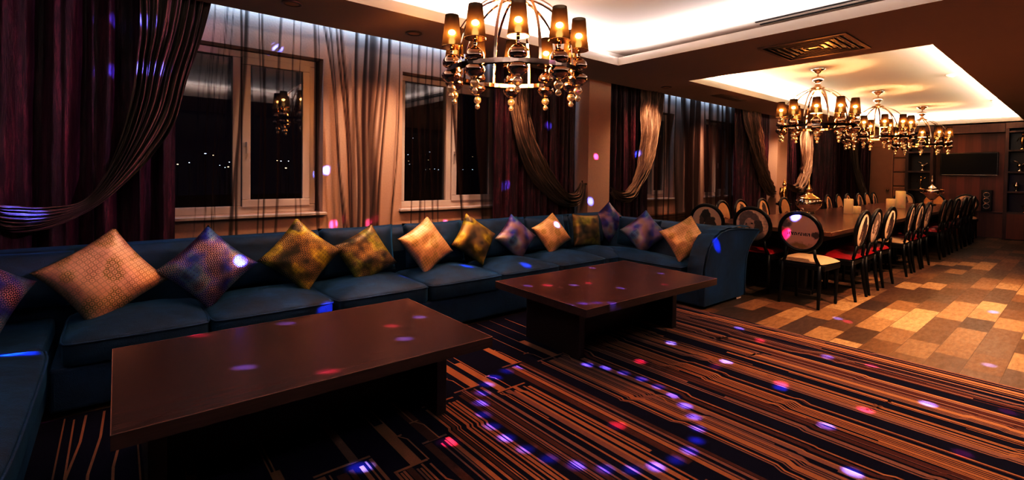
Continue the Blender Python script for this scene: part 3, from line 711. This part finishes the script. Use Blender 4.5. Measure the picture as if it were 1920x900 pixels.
# statuette on a dark pedestal beside second column
pe = empty('pedestal', (10.72, 4.12, 0), 0, 'slim dark pedestal standing in front of the second column', 'pedestal')
MB().lathe([(.16, 0), (.16, .03), (.06, .07), (.045, .3), (.05, .6), (.07, .72), (.15, .75), (.15, .78)], n=20).build('column', 'black_lacquer', pe, smooth=True)
st = empty('statuette', (10.72, 4.12, .78), .3, 'gilded winged statuette on the pedestal by the second column', 'statuette')
MB().lathe([(0, 0), (.11, 0), (.11, .03), (.07, .05)], n=16).build('base', 'gold', st)
MB().tube([(0, 0, .04), (.01, 0, .14), (.02, 0, .24), (.0, 0, .32), (.0, 0, .35)], [.075, .06, .065, .04, .02], 12).build('body', 'gold', st, smooth=True)
MB().lathe([(0, -.04), (.03, -.02), (.036, 0), (.026, .03), (0, .042)], (0, 0, .385), 12).build('head', 'gold', st, smooth=True)
MB().lathe([(.02, 0), (.025, .02), (.01, .06), (0, .09)], (0, 0, .41), 8).build('crown', 'gold', st)
for sg in (-1, 1): MB().tube([(sg * .03, .02, .26), (sg * .11, .04, .30), (sg * .13, .05, .20), (sg * .10, .04, .08)], [.02, .035, .03, .006], 8).build('wing', 'gold', st, smooth=True)

# ------------------------------------------------------------------ curtains
def drape(x0, x1, y, z0, z1, label, seed, folds=9, amp=.035, pinx=None):
    mb = MB(); W = x1 - x0; nu = max(60, int(W * 130))
    def g(u, v):
        X = x0 + W * u; Z = z0 + (z1 - z0) * v
        ph = u * folds * 2 * PI * (1 + .06 * math.sin(seed + u * 5)) + .5 * math.sin(v * 3 + seed)
        d = amp * math.sin(ph) + amp * .45 * math.sin(ph * 2.3 + seed + v * 1.5) + .012 * (vn(u * folds * 7 + 3, seed) - .5) + .010 * (vn(v * 18 + u * 30, seed + 2) - .5)
        return (X + .01 * math.sin(ph * 1.5 + v * 4), y + d, Z)
    mb.grid(g, nu, 46)
    o = mb.build('drape', 'plum_taffeta', smooth=True, fix=False); tag(o, label, 'curtain', 'plum curtains along the window wall'); return o
drape(-1.36, .34, 4.58, .05, 2.87, 'wide crushed plum curtain left of the first window', 1.1, 8, .075)
drape(3.50, 4.90, 4.60, .05, 2.87, 'plum curtain on the left side of the first column', 2.2, 12)
drape(5.5, 6.62, 4.60, .05, 2.87, 'plum curtain on the right side of the first column', 3.4, 9)
drape(9.55, 11.0, 4.60, .05, 2.87, 'plum curtain left of the second column', 4.7, 10)
drape(11.75, 13.2, 4.60, .05, 2.87, 'plum curtain right of the second column', 5.9, 9)
drape(13.75, 15.3, 4.60, .05, 2.87, 'plum curtain next to the end wall', 7.9, 9)
dq = drape(-.55, .55, 0, .05, 2.6, 'narrow plum curtain across the end-wall corner beside the door', 6.6, 6); dq.rotation_euler = (0, 0, math.radians(-90)); dq.location = (15.42, 4.36, 0)
def catmull(pts, t):
    n = len(pts) - 1; k = min(n - 1e-6, max(0, t * n)); i = int(k); f = k - i
    P_ = [pts[max(0, i - 1)], pts[i], pts[i + 1], pts[min(n, i + 2)]]
    return [.5 * (2 * P_[1][q] + (P_[2][q] - P_[0][q]) * f + (2 * P_[0][q] - 5 * P_[1][q] + 4 * P_[2][q] - P_[3][q]) * f * f + (3 * P_[1][q] - P_[0][q] - 3 * P_[2][q] + P_[3][q]) * f ** 3) for q in range(2)]
def swag(A, B, y, label, seed, nf=7, along='x', xfix=None):
    mb = MB()
    def g(u, v):
        a, b_ = catmull(A, v), catmull(B, v)
        w_ = math.hypot(a[0] - b_[0], a[1] - b_[1])
        uu = u + .03 * math.sin(v * 9 + u * 8 + seed)
        uu = min(1, max(0, uu)) if 0 < u < 1 else u
        P0 = a[0] + (b_[0] - a[0]) * uu; P1 = a[1] + (b_[1] - a[1]) * uu
        am = min(.045, w_ * .17)
        d = am * math.sin(u * nf * 2 * PI + 1.8 * math.sin(v * 5 + seed)) + am * .6 * math.sin(u * nf * 4.7 * PI + v * 11 + seed * 2) + am * .7 * (vn(u * 40 + v * 4, seed) - .5) + am * .8 * (vn(v * 26 + u * 14 + 3 * math.sin(u * 9), seed + 4) - .5) + .05 * math.sin(PI * u)
        return (P0, y - d, P1) if along == 'x' else (xfix - d, P0, P1)
    mb.grid(g, 110, 120)
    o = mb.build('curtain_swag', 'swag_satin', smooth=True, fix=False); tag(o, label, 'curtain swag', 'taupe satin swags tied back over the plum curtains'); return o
YQ = 4.47
swag([(.60, 2.87), (.58, 2.68), (0.51, 2.35), (0.42, 2.03), (0.34, 1.69), (0.22, 1.46), (0.09, 1.28), (-0.06, 1.11), (-0.2, 1.0), (-0.36, 0.92), (-0.51, 0.90), (-0.62, 0.95), (-0.85, 1.10), (-1.15, 1.4)],
     [(.12, 2.87), (0.13, 2.57), (0.13, 2.34), (0.11, 2.14), (0.09, 1.91), (0.04, 1.63), (-0.04, 1.36), (-0.13, 1.17), (-0.22, 1.09), (-0.36, 1.07), (-0.49, 1.08), (-0.60, 1.10), (-0.8, 1.22), (-1.12, 1.5)], YQ, 'huge taupe satin swag sweeping down left across the first plum curtain', .7, 8)
swag([(3.58, 2.87), (3.6, 2.32), (3.64, 2.07), (3.73, 1.75), (3.91, 1.43), (4.14, 1.17), (4.43, 0.97), (4.66, 0.89), (4.86, 0.95), (4.93, 1.18)],
     [(3.86, 2.87), (3.89, 2.35), (3.94, 2.06), (4.04, 1.77), (4.21, 1.47), (4.37, 1.27), (4.53, 1.13), (4.65, 1.08), (4.78, 1.10), (4.88, 1.22)], YQ, 'taupe swag tied to the left side of the first column', 1.9, 5)
swag([(6.72, 2.87), (6.72, 2.55), (6.72, 2.26), (6.65, 1.87), (6.48, 1.49), (6.21, 1.15), (6.02, 0.95), (5.82, 0.92), (5.63, 0.97), (5.52, 1.07)],
     [(6.3, 2.87), (6.28, 2.55), (6.27, 2.22), (6.26, 1.81), (6.2, 1.48), (6.07, 1.23), (5.91, 1.11), (5.75, 1.09), (5.63, 1.11), (5.52, 1.15)], YQ, 'taupe swag tied to the right side of the first column', 3.1, 5)
swag([(9.6, 2.87), (9.65, 2.6), (9.81, 2.2), (10.02, 1.77), (10.28, 1.39), (10.55, 1.11), (10.8, 0.92), (11.02, 0.88)],
     [(10.2, 2.87), (10.2, 2.6), (10.3, 2.2), (10.48, 1.77), (10.68, 1.42), (10.86, 1.2), (10.96, 1.1), (11.05, 1.06)], YQ, 'taupe swag falling behind the gilded statuette', 4.4, 5)
swag([(13.1, 2.87), (13.14, 2.4), (13.15, 1.75), (13.01, 1.35), (12.79, 1.1), (12.47, 0.95), (12.06, 1.0), (11.72, 1.12)],
     [(12.5, 2.87), (12.54, 2.37), (12.58, 1.73), (12.51, 1.41), (12.3, 1.2), (12.12, 1.12), (11.92, 1.15), (11.70, 1.2)], YQ, 'taupe swag tied to the right side of the second column', 5.2, 5)
swag([(4.30, 2.6), (4.27, 2.16), (4.16, 1.51), (4.04, 1.09), (3.96, .8), (3.92, .6)], [(4.1, 2.6), (4.10, 2.23), (4.02, 1.66), (3.92, 1.23), (3.86, 0.95), (3.85, 0.75)], 0, 'dark taupe swag beside the door at the end wall', 6.1, 4, 'y', 15.34)
for (x, y, lb) in ((4.965, 4.6, 'small brass tie-back hook on the left side of the first column'),):
    h = MB(); h.tube([(0, 0, 0), (-.05, 0, 0), (-.075, 0, .02), (-.08, 0, .045)], [.008, .006, .006, .011], 8); h.lathe([(0, -.012), (.02, -.01), (.02, .01), (0, .012)], (-.005, 0, 0), 10)
    o = h.build('tieback_hook', 'brass_hook', smooth=True, loc=(4.978, 4.45, 1.2)); tag(o, lb, 'hook')
# sheers
S1 = [(0.62, 0.55, 0.008, 0.8), (0.69, 0.47, 0.007, 0.5), (0.71, 0.6, 0.008, 0.8), (0.75, 0.62, 0.008, 0.7), (0.83, 0.8, 0.02, 0.85), (0.87, 0.76, 0.030, 0.8), (0.98, 0.97, 0.01, 0.8), (1.01, 1.02, 0.015, 0.8), (1.15, 1.1, 0.025, 0.6), (1.25, 1.27, 0.01, 0.7), (1.31, 1.32, 0.008, 0.7), (1.43, 1.48, 0.03, 0.65), (1.47, 1.5, 0.01, 0.7), (1.56, 1.76, 0.02, 0.85), (1.6, 1.74, 0.015, 0.8), (1.68, 1.81, 0.025, 0.85), (1.72, 1.83, 0.025, 0.85), (1.86, 1.88, 0.03, 0.8), (1.94, 1.92, 0.04, 0.85), (2.01, 2.04, 0.08, 0.75), (2.08, 2.01, 0.025, 0.8), (2.19, 2.08, 0.03, 0.85), (2.33, 2.24, 0.015, 0.8), (2.47, 2.46, 0.015, 0.7), (2.55, 2.56, 0.023, 0.6), (2.63, 2.62, 0.015, 0.6), (2.7, 2.72, 0.015, 0.7), (2.8, 2.8, 0.023, 0.6), (2.94, 3.14, 0.045, 0.9), (3.08, 3.11, 0.022, 0.5), (3.3, 3.42, 0.05, 0.8), (3.4, 3.46, 0.105, 0.6), (3.54, 3.58, 0.09, 0.7)]
S2 = [(7.03, 7.05, 0.12, 0.8), (7.22, 7.26, 0.045, 0.6), (7.38, 7.39, 0.09, 0.7), (7.54, 7.65, 0.053, 0.6), (7.85, 8.04, 0.21, 0.75), (8.13, 8.11, 0.16, 0.85), (8.32, 8.34, 0.175, 0.85), (8.55, 8.69, 0.08, 0.7), (8.78, 8.85, 0.12, 0.6), (9.03, 9.09, 0.14, 0.8), (9.24, 9.31, 0.1, 0.8), (9.45, 9.66, 0.18, 0.85), (9.68, 9.8, 0.18, 0.9)]
S3 = [(13.1 + .14 * k, 13.1 + .14 * k + R.uniform(-.05, .05), R.uniform(.03, .09), R.uniform(.6, .9)) for k in range(16)]
def sheer(x0, x1, streaks, base, label, seed, step=.008):
    W = x1 - x0; nu = int(W / step); nv = 24; mb = MB(); dens = []
    def g(u, v):
        X = x0 + W * u; Z = .06 + 2.8 * v
        d = base * (.6 + .8 * vn(X * 14, seed))
        dd = 0.
        for xt, xb, w_, al in streaks:
            zz = (Z - .75) / 1.8; f = zz; bow = .0
            xc = xb + (xt - xb) * max(-.3, f) + .012 * math.sin(Z * 3 + xt * 9)
            r = abs(X - xc) / (w_ * .62)
            if r < 1: dd = max(dd, al * (1 - r ** 3))
        dens.append(min(.97, d + dd * .95)); return (X, 4.70 + .018 * math.sin(X * 38 + seed) + .03 * dd + .01 * math.sin(Z * 2 + X * 9), Z)
    mb.grid(g, nu, nv); o = mb.build('sheer_curtain', 'sheer', smooth=True, fix=False)
    at = o.data.attributes.new('dens', 'FLOAT', 'POINT'); at.data.foreach_set('value', dens); tag(o, label, 'sheer curtain', 'brown sheer curtains'); return o
sheer(.30, 3.62, S1, .06, 'thin brown sheer curtain with loose vertical gathers over the two near windows', .5)
sheer(6.6, 9.75, S2, .30, 'denser brown sheer curtain in the bay between the two columns', 1.5, .012)
sheer(13.1, 15.2, S3, .3, 'brown sheer curtain in the far bay beyond the second column', 2.5, .015)
# radiators under the bay windows
for (x, lb) in ((7.55, 'slatted radiator grille low under the windows of the middle bay, nearer one'), (9.1, 'slatted radiator grille low under the windows of the middle bay, farther one')):
    r = empty('radiator_grille', (x, YW - .03, .30), 0, lb, 'radiator grille')
    for q in (-.5, .5): MB().box(q - .02, q + .02, -.02, .02, -.30, 0).build('foot', 'grille_metal', r)
    MB().box(-.6, .6, -.005, .025, 0, .36).build('backing', 'beige_panel', r)
    for k in range(7): MB().box(-.6, .6, -.03, -.005, .02 + k * .05, .036 + k * .05).build('slat', 'grille_metal', r)

# ------------------------------------------------------------------ chandeliers
LAMPS = []
def make_chandelier():
    r = empty('chandelier'); RR = .46
    MB().lathe([(0, .83), (.085, .83), (.09, .815), (.05, .79), (.03, .765), (.012, .76)], n=20).build('canopy', 'chrome', r, smooth=True)
    MB().lathe([(.007, .775), (.007, .60)], n=8).build('rod', 'chrome', r, smooth=True)
    MB().lathe([(.010, .73), (.03, .72), (.085, .70), (.06, .675), (.07, .66), (.035, .64), (.03, .60), (.05, .575), (.09, .56), (.09, .545), (.02, .535)], n=24).build('hub', 'chrome', r, smooth=True)
    ring = [(RR * math.cos(2 * PI * k / 60), RR * math.sin(2 * PI * k / 60)) for k in range(60)]
    for z0, z1_, nm in ((-.018, .012, 'ring'),):
        mb = MB(); vs = []; fs = []
        for (ri, z) in ((RR - .022, z0), (RR + .022, z0), (RR + .022, z1_), (RR - .022, z1_)):
            for k in range(60): vs.append((ri * math.cos(2 * PI * k / 60), ri * math.sin(2 * PI * k / 60), z))
        for j_ in range(4):
            for k in range(60): k2 = (k + 1) % 60; j2 = (j_ + 1) % 4; fs.append((j_ * 60 + k, j_ * 60 + k2, j2 * 60 + k2, j2 * 60 + k))
        mb.add(vs, fs); mb.build(nm, 'ring_metal', r)
    for k in range(10):
        a = 2 * PI * (k + .5) / 10 + .1; pts = []
        for q in range(15):
            t = q / 14 * PI / 2; pts.append((RR * math.sin(t) if q else .03, .55 * math.cos(t) ** .85 if q < 14 else 0.0))
        vs = []; fs = []; ca, sa = math.cos(a), math.sin(a); w_, th = .009, .003
        for (rr, z) in pts:
            for (dx, dz) in ((-w_, -th), (w_, -th), (w_, th), (-w_, th)):
                # flat band: width tangential, thickness radial
                vs.append((ca * (rr + dz) - sa * dx, sa * (rr + dz) + ca * dx, z + (dz if rr < .3 else 0)))
        for q in range(len(pts) - 1):
            for e in range(4): e2 = (e + 1) % 4; fs.append((q * 4 + e, q * 4 + e2, q * 4 + 4 + e2, q * 4 + 4 + e))
        m_ = MB(); m_.add(vs, fs); m_.build('rib', 'chrome', r, smooth=False)
    first = None
    for k in range(10):
        a = 2 * PI * k / 10 + .1
        if first is None:
            l = MB(); l.lathe([(.0, .145), (.012, .145), (.012, .115), (.008, .105), (.012, .098), (.03, .090), (.052, .070), (.062, .045), (.06, .025), (.045, .012), (.025, .008)], n=22)
            l.lathe([(.02, -.012), (.04, -.016), (.062, -.03), (.068, -.048), (.058, -.072), (.035, -.092), (.012, -.10), (0, -.10)], n=22)
            lo = l.build('lamp_arm', 'dark_chrome', r, smooth=True)
            sh = MB(); prof = [(.069, .150), (.046, .365)]; n = 28; vs = []; fs = []
            for rr, z in prof:
                for q in range(n): vs.append((rr * math.cos(2 * PI * q / n), rr * math.sin(2 * PI * q / n), z))
            for q in range(n): fs.append((q, (q + 1) % n, n + (q + 1) % n, n + q))
            sh.add(vs, fs); sh.build('lamp_shade', 'shade', lo, smooth=True, fix=False)
            MB().lathe([(0, .145), (.012, .15), (.018, .185), (.010, .215), (0, .225)], n=12).build('bulb', 'bulb', lo, smooth=True)
            MB().lathe([(.068, .147), (.0705, .147), (.0705, .153), (.068, .153)], n=28).build('shade_trim', 'gold', lo, smooth=True)
            MB().lathe([(0, -.104), (.018, -.108), (.029, -.124), (.031, -.136), (.026, -.152), (.01, -.163), (.012, -.168), (.019, -.177), (.021, -.187), (.016, -.199), (.004, -.207), (0, -.208)], n=14).build('crystal_drop', 'crystal', lo, smooth=True)
            first = lo
        else: lo = dup(first, r)
        lo.location = (RR * math.cos(a), RR * math.sin(a), 0)
    return r
ch = make_chandelier()
CHS = [(2.21, 2.68, 2.05, .2, 'large chrome chandelier with black shades hanging nearest, above the coffee tables'), (7.70, 2.55, 2.05, .2, 'nearest chandelier of the three over the dining table'),
       (10.45, 2.50, 2.05, .35, 'middle chandelier of the three over the dining table'), (13.4, 2.42, 2.05, .1, 'farthest chandelier of the three, near the television')]
for i, (x, y, z, rz, lb) in enumerate(CHS):
    o = ch if i == 0 else dup(ch)
    o.location = (x, y, z); o.rotation_euler = (0, 0, rz); tag(o, lb, 'chandelier', 'chrome dome chandeliers')
    gl = bpy.data.lights.new('chandelier_fill', 'POINT'); gl.color = (1, .42, .12); gl.energy = 48 if i == 0 else 19; gl.shadow_soft_size = .15  # added fill light in the dome, standing in for light scattered by shades
    go = bpy.data.objects.new('chandelier_fill', gl); COL.objects.link(go); go.location = (x, y, z + .12)
    for k in range(10):
        a = 2 * PI * k / 10 + .1 + rz
        l = bpy.data.lights.new('chandelier_bulb_light', 'POINT'); l.color = (1, .56, .26); l.energy = 9 if i == 0 else 8; l.shadow_soft_size = .018
        lo = bpy.data.objects.new('chandelier_bulb_light', l); COL.objects.link(lo); lo.location = (x + .46 * math.cos(a), y + .46 * math.sin(a), z + .245)

# ------------------------------------------------------------------ ceiling fittings
v = empty('ceiling_diffuser', (5.36, 1.82, ZC), 0, 'square concentric-louvre air diffuser on the ceiling between the two coves', 'air vent')
for k, s_ in enumerate((.38, .31, .25, .19, .13, .07)):
    m_ = MB(); t_ = .035 if k == 0 else .012; z0 = -.012 if k == 0 else -.010
    for (a, b_, c, d) in ((-s_, s_, -s_, -s_ + t_), (-s_, s_, s_ - t_, s_), (-s_, -s_ + t_, -s_ + t_, s_ - t_), (s_ - t_, s_, -s_ + t_, s_ - t_)): m_.box(a, b_, c, d, z0, 0)
    m_.build('frame' if k == 0 else 'louvre', 'grille_metal', v)
MB().box(-.35, .35, -.35, .35, -.003, 0).build('backing', 'black_plastic', v)
v = empty('ceiling_grille', (7.85, 3.9, ZC), 0, 'narrow linear air grille on the soffit by the middle bay', 'air vent')
MB().box(-.45, .45, -.09, .09, -.004, 0).build('backing', 'grille_metal', v)
for k in range(6): MB().box(-.43, .43, -.075 + k * .028, -.065 + k * .028, -.012, -.004).build('slat', 'grille_metal', v)
v = empty('slot_diffuser', (4.98, 1.3, ZU), 0, 'pair of thin black slot diffusers in the white cove ceiling', 'air vent')
for q in (-.055, .055): MB().box(q - .014, q + .014, -.9, .9, -.008, -.0005).build('slot', 'black_plastic', v)
for (x, y, z, lb) in ((2.14, 4.07, ZC, 'round recessed fitting on the soffit above the sheer curtains'), (1.05, 3.98, ZC, 'round recessed fitting on the soffit at the top edge of photo'), (6.24, 4.05, ZC, 'round recessed fitting on the soffit right of the first column')):
    r = empty('downlight', (x, y, z), 0, lb, 'downlight')
    MB().lathe([(.052, -.001), (.075, -.001), (.078, -.008), (.055, -.012), (.052, -.001)], n=24).build('trim_ring', 'grille_metal', r, smooth=True)
    MB().lathe([(0, -.006), (.052, -.006), (.052, -.001), (0, -.001)], n=24).build('lens', 'beige_panel', r)
for (x, y, lb) in ((9.5, 1.40, 'small round smoke detector on the bright dining cove, nearer one'), (13.2, 1.30, 'small round smoke detector on the bright dining cove, farther one')):
    r = empty('smoke_detector', (x, y, ZU), 0, lb, 'smoke detector'); MB().lathe([(0, -.045), (.03, -.043), (.055, -.02), (.06, 0)], n=20).build('housing', 'white_plastic', r, smooth=True)

# ------------------------------------------------------------------ outside: distant lights over the water
CITY = [(4.83, 1.65), (5.83, 1.84), (7.25, 2.83), (7.97, 2.68), (8.57, 1.61), (9.06, 1.39), (9.37, 1.46), (9.47, 1.98), (9.82, 1.87), (14.29, 2.28), (14.69, 2.23), (15.5, 2.25), (15.22, 1.43), (30.83, 3.52), (31.08, 3.16), (30.92, 2.64), (31.09, 2.21), (33.58, 1.51), (34.26, 1.59), (35.03, 1.61), (35.65, 1.54), (33.98, 2.87), (34.23, 4.01), (31.53, 5.82), (41.56, 3.56), (39.85, 1.6), (41.59, 1.62)]
struct('ground_outside', MB().box(-40, 90, 5.3, 90, -3.2, -3), 'stone_ground')
for i, (x, z) in enumerate(CITY):
    m_ = MB(); s_ = .035 + .05 * hsh(i, 3); m_.lathe([(0, -s_), (s_ * 1.1, -s_ * .4), (s_ * 1.6, 0), (s_ * 1.1, s_ * .4), (0, s_)], (0, 0, 0), 8)
    o = empty('street_light', (x, 60, -3)); m_.build('lamp_head', 'city_white' if i % 3 else 'city_warm', o, loc=(0, 0, z + 3)); MB().box(-.03, .03, -.03, .03, 0, z + 3 - s_).build('pole', 'stone_ground', o); tag(o, 'tiny distant shore light in the night seen through the windows', 'light', 'distant lights beyond the windows')

# ------------------------------------------------------------------ lighting
def area(loc, rot, sx, sy, e, col, name):
    l = bpy.data.lights.new(name, 'AREA'); l.shape = 'RECTANGLE'; l.size = sx; l.size_y = sy; l.energy = e; l.color = col
    o = bpy.data.objects.new(name, l); COL.objects.link(o); o.location = loc; o.rotation_euler = rot; return o
def cove(r, mg_, z, dens, col, tilt=.35):
    w_ = .05; cx, cy = (r[0] + r[1]) / 2, (r[2] + r[3]) / 2; lx, ly = r[1] - r[0], r[3] - r[2]
    area((cx, r[2] - .10, z), (PI - tilt, 0, 0), lx, w_, dens * lx, col, 'cove_strip')
    area((cx, r[3] + .10, z), (PI + tilt, 0, 0), lx, w_, dens * lx, col, 'cove_strip')
    area((r[0] - .10, cy, z), (PI, tilt, 0), w_, ly, dens * ly, col, 'cove_strip')
    area((r[1] + .07, cy, z), (PI, -tilt, 0), w_, ly, dens * ly, col, 'cove_strip')
cove(C1, mg, ZC + .095, 21, (1, .93, .90))
cove(C2, mg2, ZC + .095, 27, (1, .86, .66))
# cool pocket strip above the curtains
area((2.0, 4.80, 2.84), (math.radians(0), 0, 0), 5.5, .04, 12.0, (.42, .68, 1), 'pocket_strip')
area((8.0, 4.80, 2.84), (math.radians(0), 0, 0), 5.0, .04, 11.0, (.42, .68, 1), 'pocket_strip')
def spot(loc, tgt, e, ang, col, blend=.6, r=.03, name='spot'):
    l = bpy.data.lights.new(name, 'SPOT'); l.energy = e; l.spot_size = math.radians(ang); l.spot_blend = blend; l.color = col; l.shadow_soft_size = r
    o = bpy.data.objects.new(name, l); COL.objects.link(o); o.location = loc
    o.rotation_euler = (Vector(tgt) - Vector(loc)).to_track_quat('-Z', 'Y').to_euler(); return o
WARM = (1, .66, .42)
# unseen ceiling spots added to brighten the aisle floor and carpet
for (x, y, e) in ((5.3, .6, 260), (7.2, .5, 230), (9.2, .4, 150), (3.0, -.7, 60), (5.4, -.8, 190), (7.6, -.9, 110)):
    spot((x, y, ZC - .02), (x, y, 0), e, 110, WARM, .8, .05, 'aisle_fill_spot')
for (x, y, e) in ((2.14, 4.07, 60), (.95, 3.98, 18), (6.24, 4.05, 60), (3.3, 4.05, 45), (8.6, 4.1, 80), (10.4, 4.1, 80), (12.5, 4.1, 80)):
    spot((x, y, ZC - .03), (x, y + .35, 0.9), e, 120, (1, .62, .42), .9, .04, 'wall_downlight')
# disco projector beams
BL, PK = (.10, .16, 1.), (1., .09, .42)
DS = (2.9, .7, 2.58)
DOTS = [('b', 4.21, 1.96, 0.0), ('b', 3.4, 2.12, 0.0), ('b', 3.38, 1.66, 0.0), ('b', 4.08, 1.24, 0.0), ('b', 3.24, 1.24, 0.0), ('b', 3.72, 0.6, 0.0), ('b', 2.94, 0.89, 0.0), ('b', 2.58, 0.67, 0.0), ('b', 0.84, 2.08, 0.0), ('b', 5.3, 1.53, 0.0), ('b', 6.86, 0.63, 0.0), ('b', 4.88, 0.46, 0.0), ('p', 4.04, 1.71, 0.0), ('p', 4.15, 0.98, 0.0), ('p', 3.31, 1.26, 0.0), ('p', 3.33, 0.81, 0.0), ('p', 3.19, 0.38, 0.0), ('p', 3.23, 1.66, 0.0), ('p', 1.26, 2.01, 0.0), ('p', 2.05, 1.59, 0.0), ('p', 3.97, 0.29, 0.0), ('p', 2.89, 2.04, 0.0), ('p', 2.46, 3.1, 0.0), ('p', 5.26, 1.44, 0.0), ('b', 0.73, 2.85, 0.49), ('b', 1.14, 2.23, 0.49), ('b', 0.43, 2.32, 0.49), ('b', 1.38, 2.51, 0.49), ('b', 2.71, 2.53, 0.49), ('b', 2.93, 2.25, 0.49), ('b', 2.41, 2.72, 0.49), ('b', 3.65, 2.38, 0.49), ('b', 3.34, 2.89, 0.49), ('p', 1.18, 2.46, 0.49), ('p', 0.7, 2.06, 0.49), ('p', 0.33, 2.9, 0.49), ('p', 2.86, 2.51, 0.49), ('p', 3.31, 2.12, 0.49), ('B', 1.91, 3.74, 0.44), ('B', 2.52, 3.75, 0.44), ('B', 3.09, 3.53, 0.44), ('B', -0.36, 3.34, 0.44), ('B', 1.21, 3.33, 0.44), ('B', -0.04, 4.55, 2.03), ('B', 0.05, 4.55, 2.04), ('B', 0.13, 4.55, 2.05), ('B', -0.03, 4.55, 2.4), ('B', 0.06, 4.55, 2.4), ('B', -0.54, 4.55, 0.97), ('B', -.62, 4.55, 1.0), ('B', 4.36, 4.55, 1.97), ('B', 3.66, 4.55, 1.2), ('B', 6.26, 4.55, 1.66), ('b', 2.23, 4.85, 2.13), ('b', 1.61, 4.85, 1.34), ('b', 1.15, 4.85, 2.47), ('p', 1.68, 4.85, 0.8), ('p', 2.04, 4.85, 0.79), ('p', 2.98, 4.85, 0.73), ('B', 5.04, 4.42, 0.96), ('p', 5.14, 4.42, 1.58), ('b', 5.5, 2.0, 0.9), ('p', 5.5, 2.09, 0.72), ('B', 4.7, 2.42, 0.66), ('b', 0.62, 3.9, 0.65), ('b', 3.9, 4.0, 0.69)]
for c, x, y, z in DOTS:
    col = PK if c == 'p' else BL; d = (Vector((x, y, z)) - Vector(DS)).length
    e = {'b': 2600, 'B': 2200, 'p': 1500}[c] * (d / 3) ** 2
    if c == 'b': col = (.14, .20, 1.); e *= 1.5
    spot(DS, (x, y, z), e, math.degrees(2 * math.atan((.037 if .4 < z < .6 else .05) / d)) if c != 'B' else math.degrees(2 * math.atan(.065 / d)), col, .9, .012, 'disco_beam')
for k in range(30):
    a = 2 * PI * k / 30; x, y = 2.08 + .57 * math.cos(a), 1.86 + .64 * math.sin(a)
    d = (Vector((x, y, 0)) - Vector(DS)).length
    spot(DS, (x, y, 0), 2400 * (d / 3) ** 2 * (1.5 if k % 3 == 0 else 1), math.degrees(2 * math.atan(.042 / d)), (.10, .13, 1.), .9, .02, 'disco_ring_beam')
# violet wash spots; the first is added to brighten the left drape
spot(DS, (-.85, 4.6, 1.9), 280, 40, (.75, .28, .7), .9, .05, 'violet_wash')
spot(DS, (15, 1.6, .8), 60, 12, (.35, .1, 1), .9, .05, 'violet_wash')

wd = bpy.data.worlds.new('night'); SC.world = wd; wd.use_nodes = True
bg = wd.node_tree.nodes.get('Background') or wd.node_tree.nodes.new('ShaderNodeBackground')
bg.inputs[0].default_value = (.004, .006, .02, 1); bg.inputs[1].default_value = .25

# ------------------------------------------------------------------ camera
cam = bpy.data.cameras.new('camera'); co = bpy.data.objects.new('camera', cam); COL.objects.link(co)
Fv = Vector((0.63512658, 0.7721281, -0.02079492)); Rv = Vector((0.77240505, -0.63496917, 0.0143032)); Uv = Vector((0.00216023, 0.02514645, 0.99968144))
mw = Matrix(((Rv.x, Uv.x, -Fv.x, 0), (Rv.y, Uv.y, -Fv.y, 0), (Rv.z, Uv.z, -Fv.z, 1.35), (0, 0, 0, 1)))
co.matrix_world = mw; cam.sensor_width = 36; cam.lens = 901.1275 / 1920 * 36; cam.shift_y = -(450 - 341.175) / 1920; cam.clip_start = .05; cam.clip_end = 300
SC.camera = co
vs_ = SC.view_settings; vs_.view_transform = 'Standard'; vs_.look = 'None'; vs_.exposure = 1.15; vs_.gamma = 1
vs_.use_curve_mapping = True
cv = vs_.curve_mapping.curves[3]; cv.points[0].location = (0, 0); cv.points[1].location = (1, .85)
cv.points.new(.06, .022); cv.points.new(.28, .235); cv.points.new(.7, .69)
vs_.curve_mapping.clip_max_x = 1; vs_.curve_mapping.update()
SC.cycles.use_denoising = True; SC.cycles.sample_clamp_indirect = 4; SC.cycles.max_bounces = 7; SC.cycles.transparent_max_bounces = 12
SC.cycles.caustics_reflective = False; SC.cycles.caustics_refractive = False
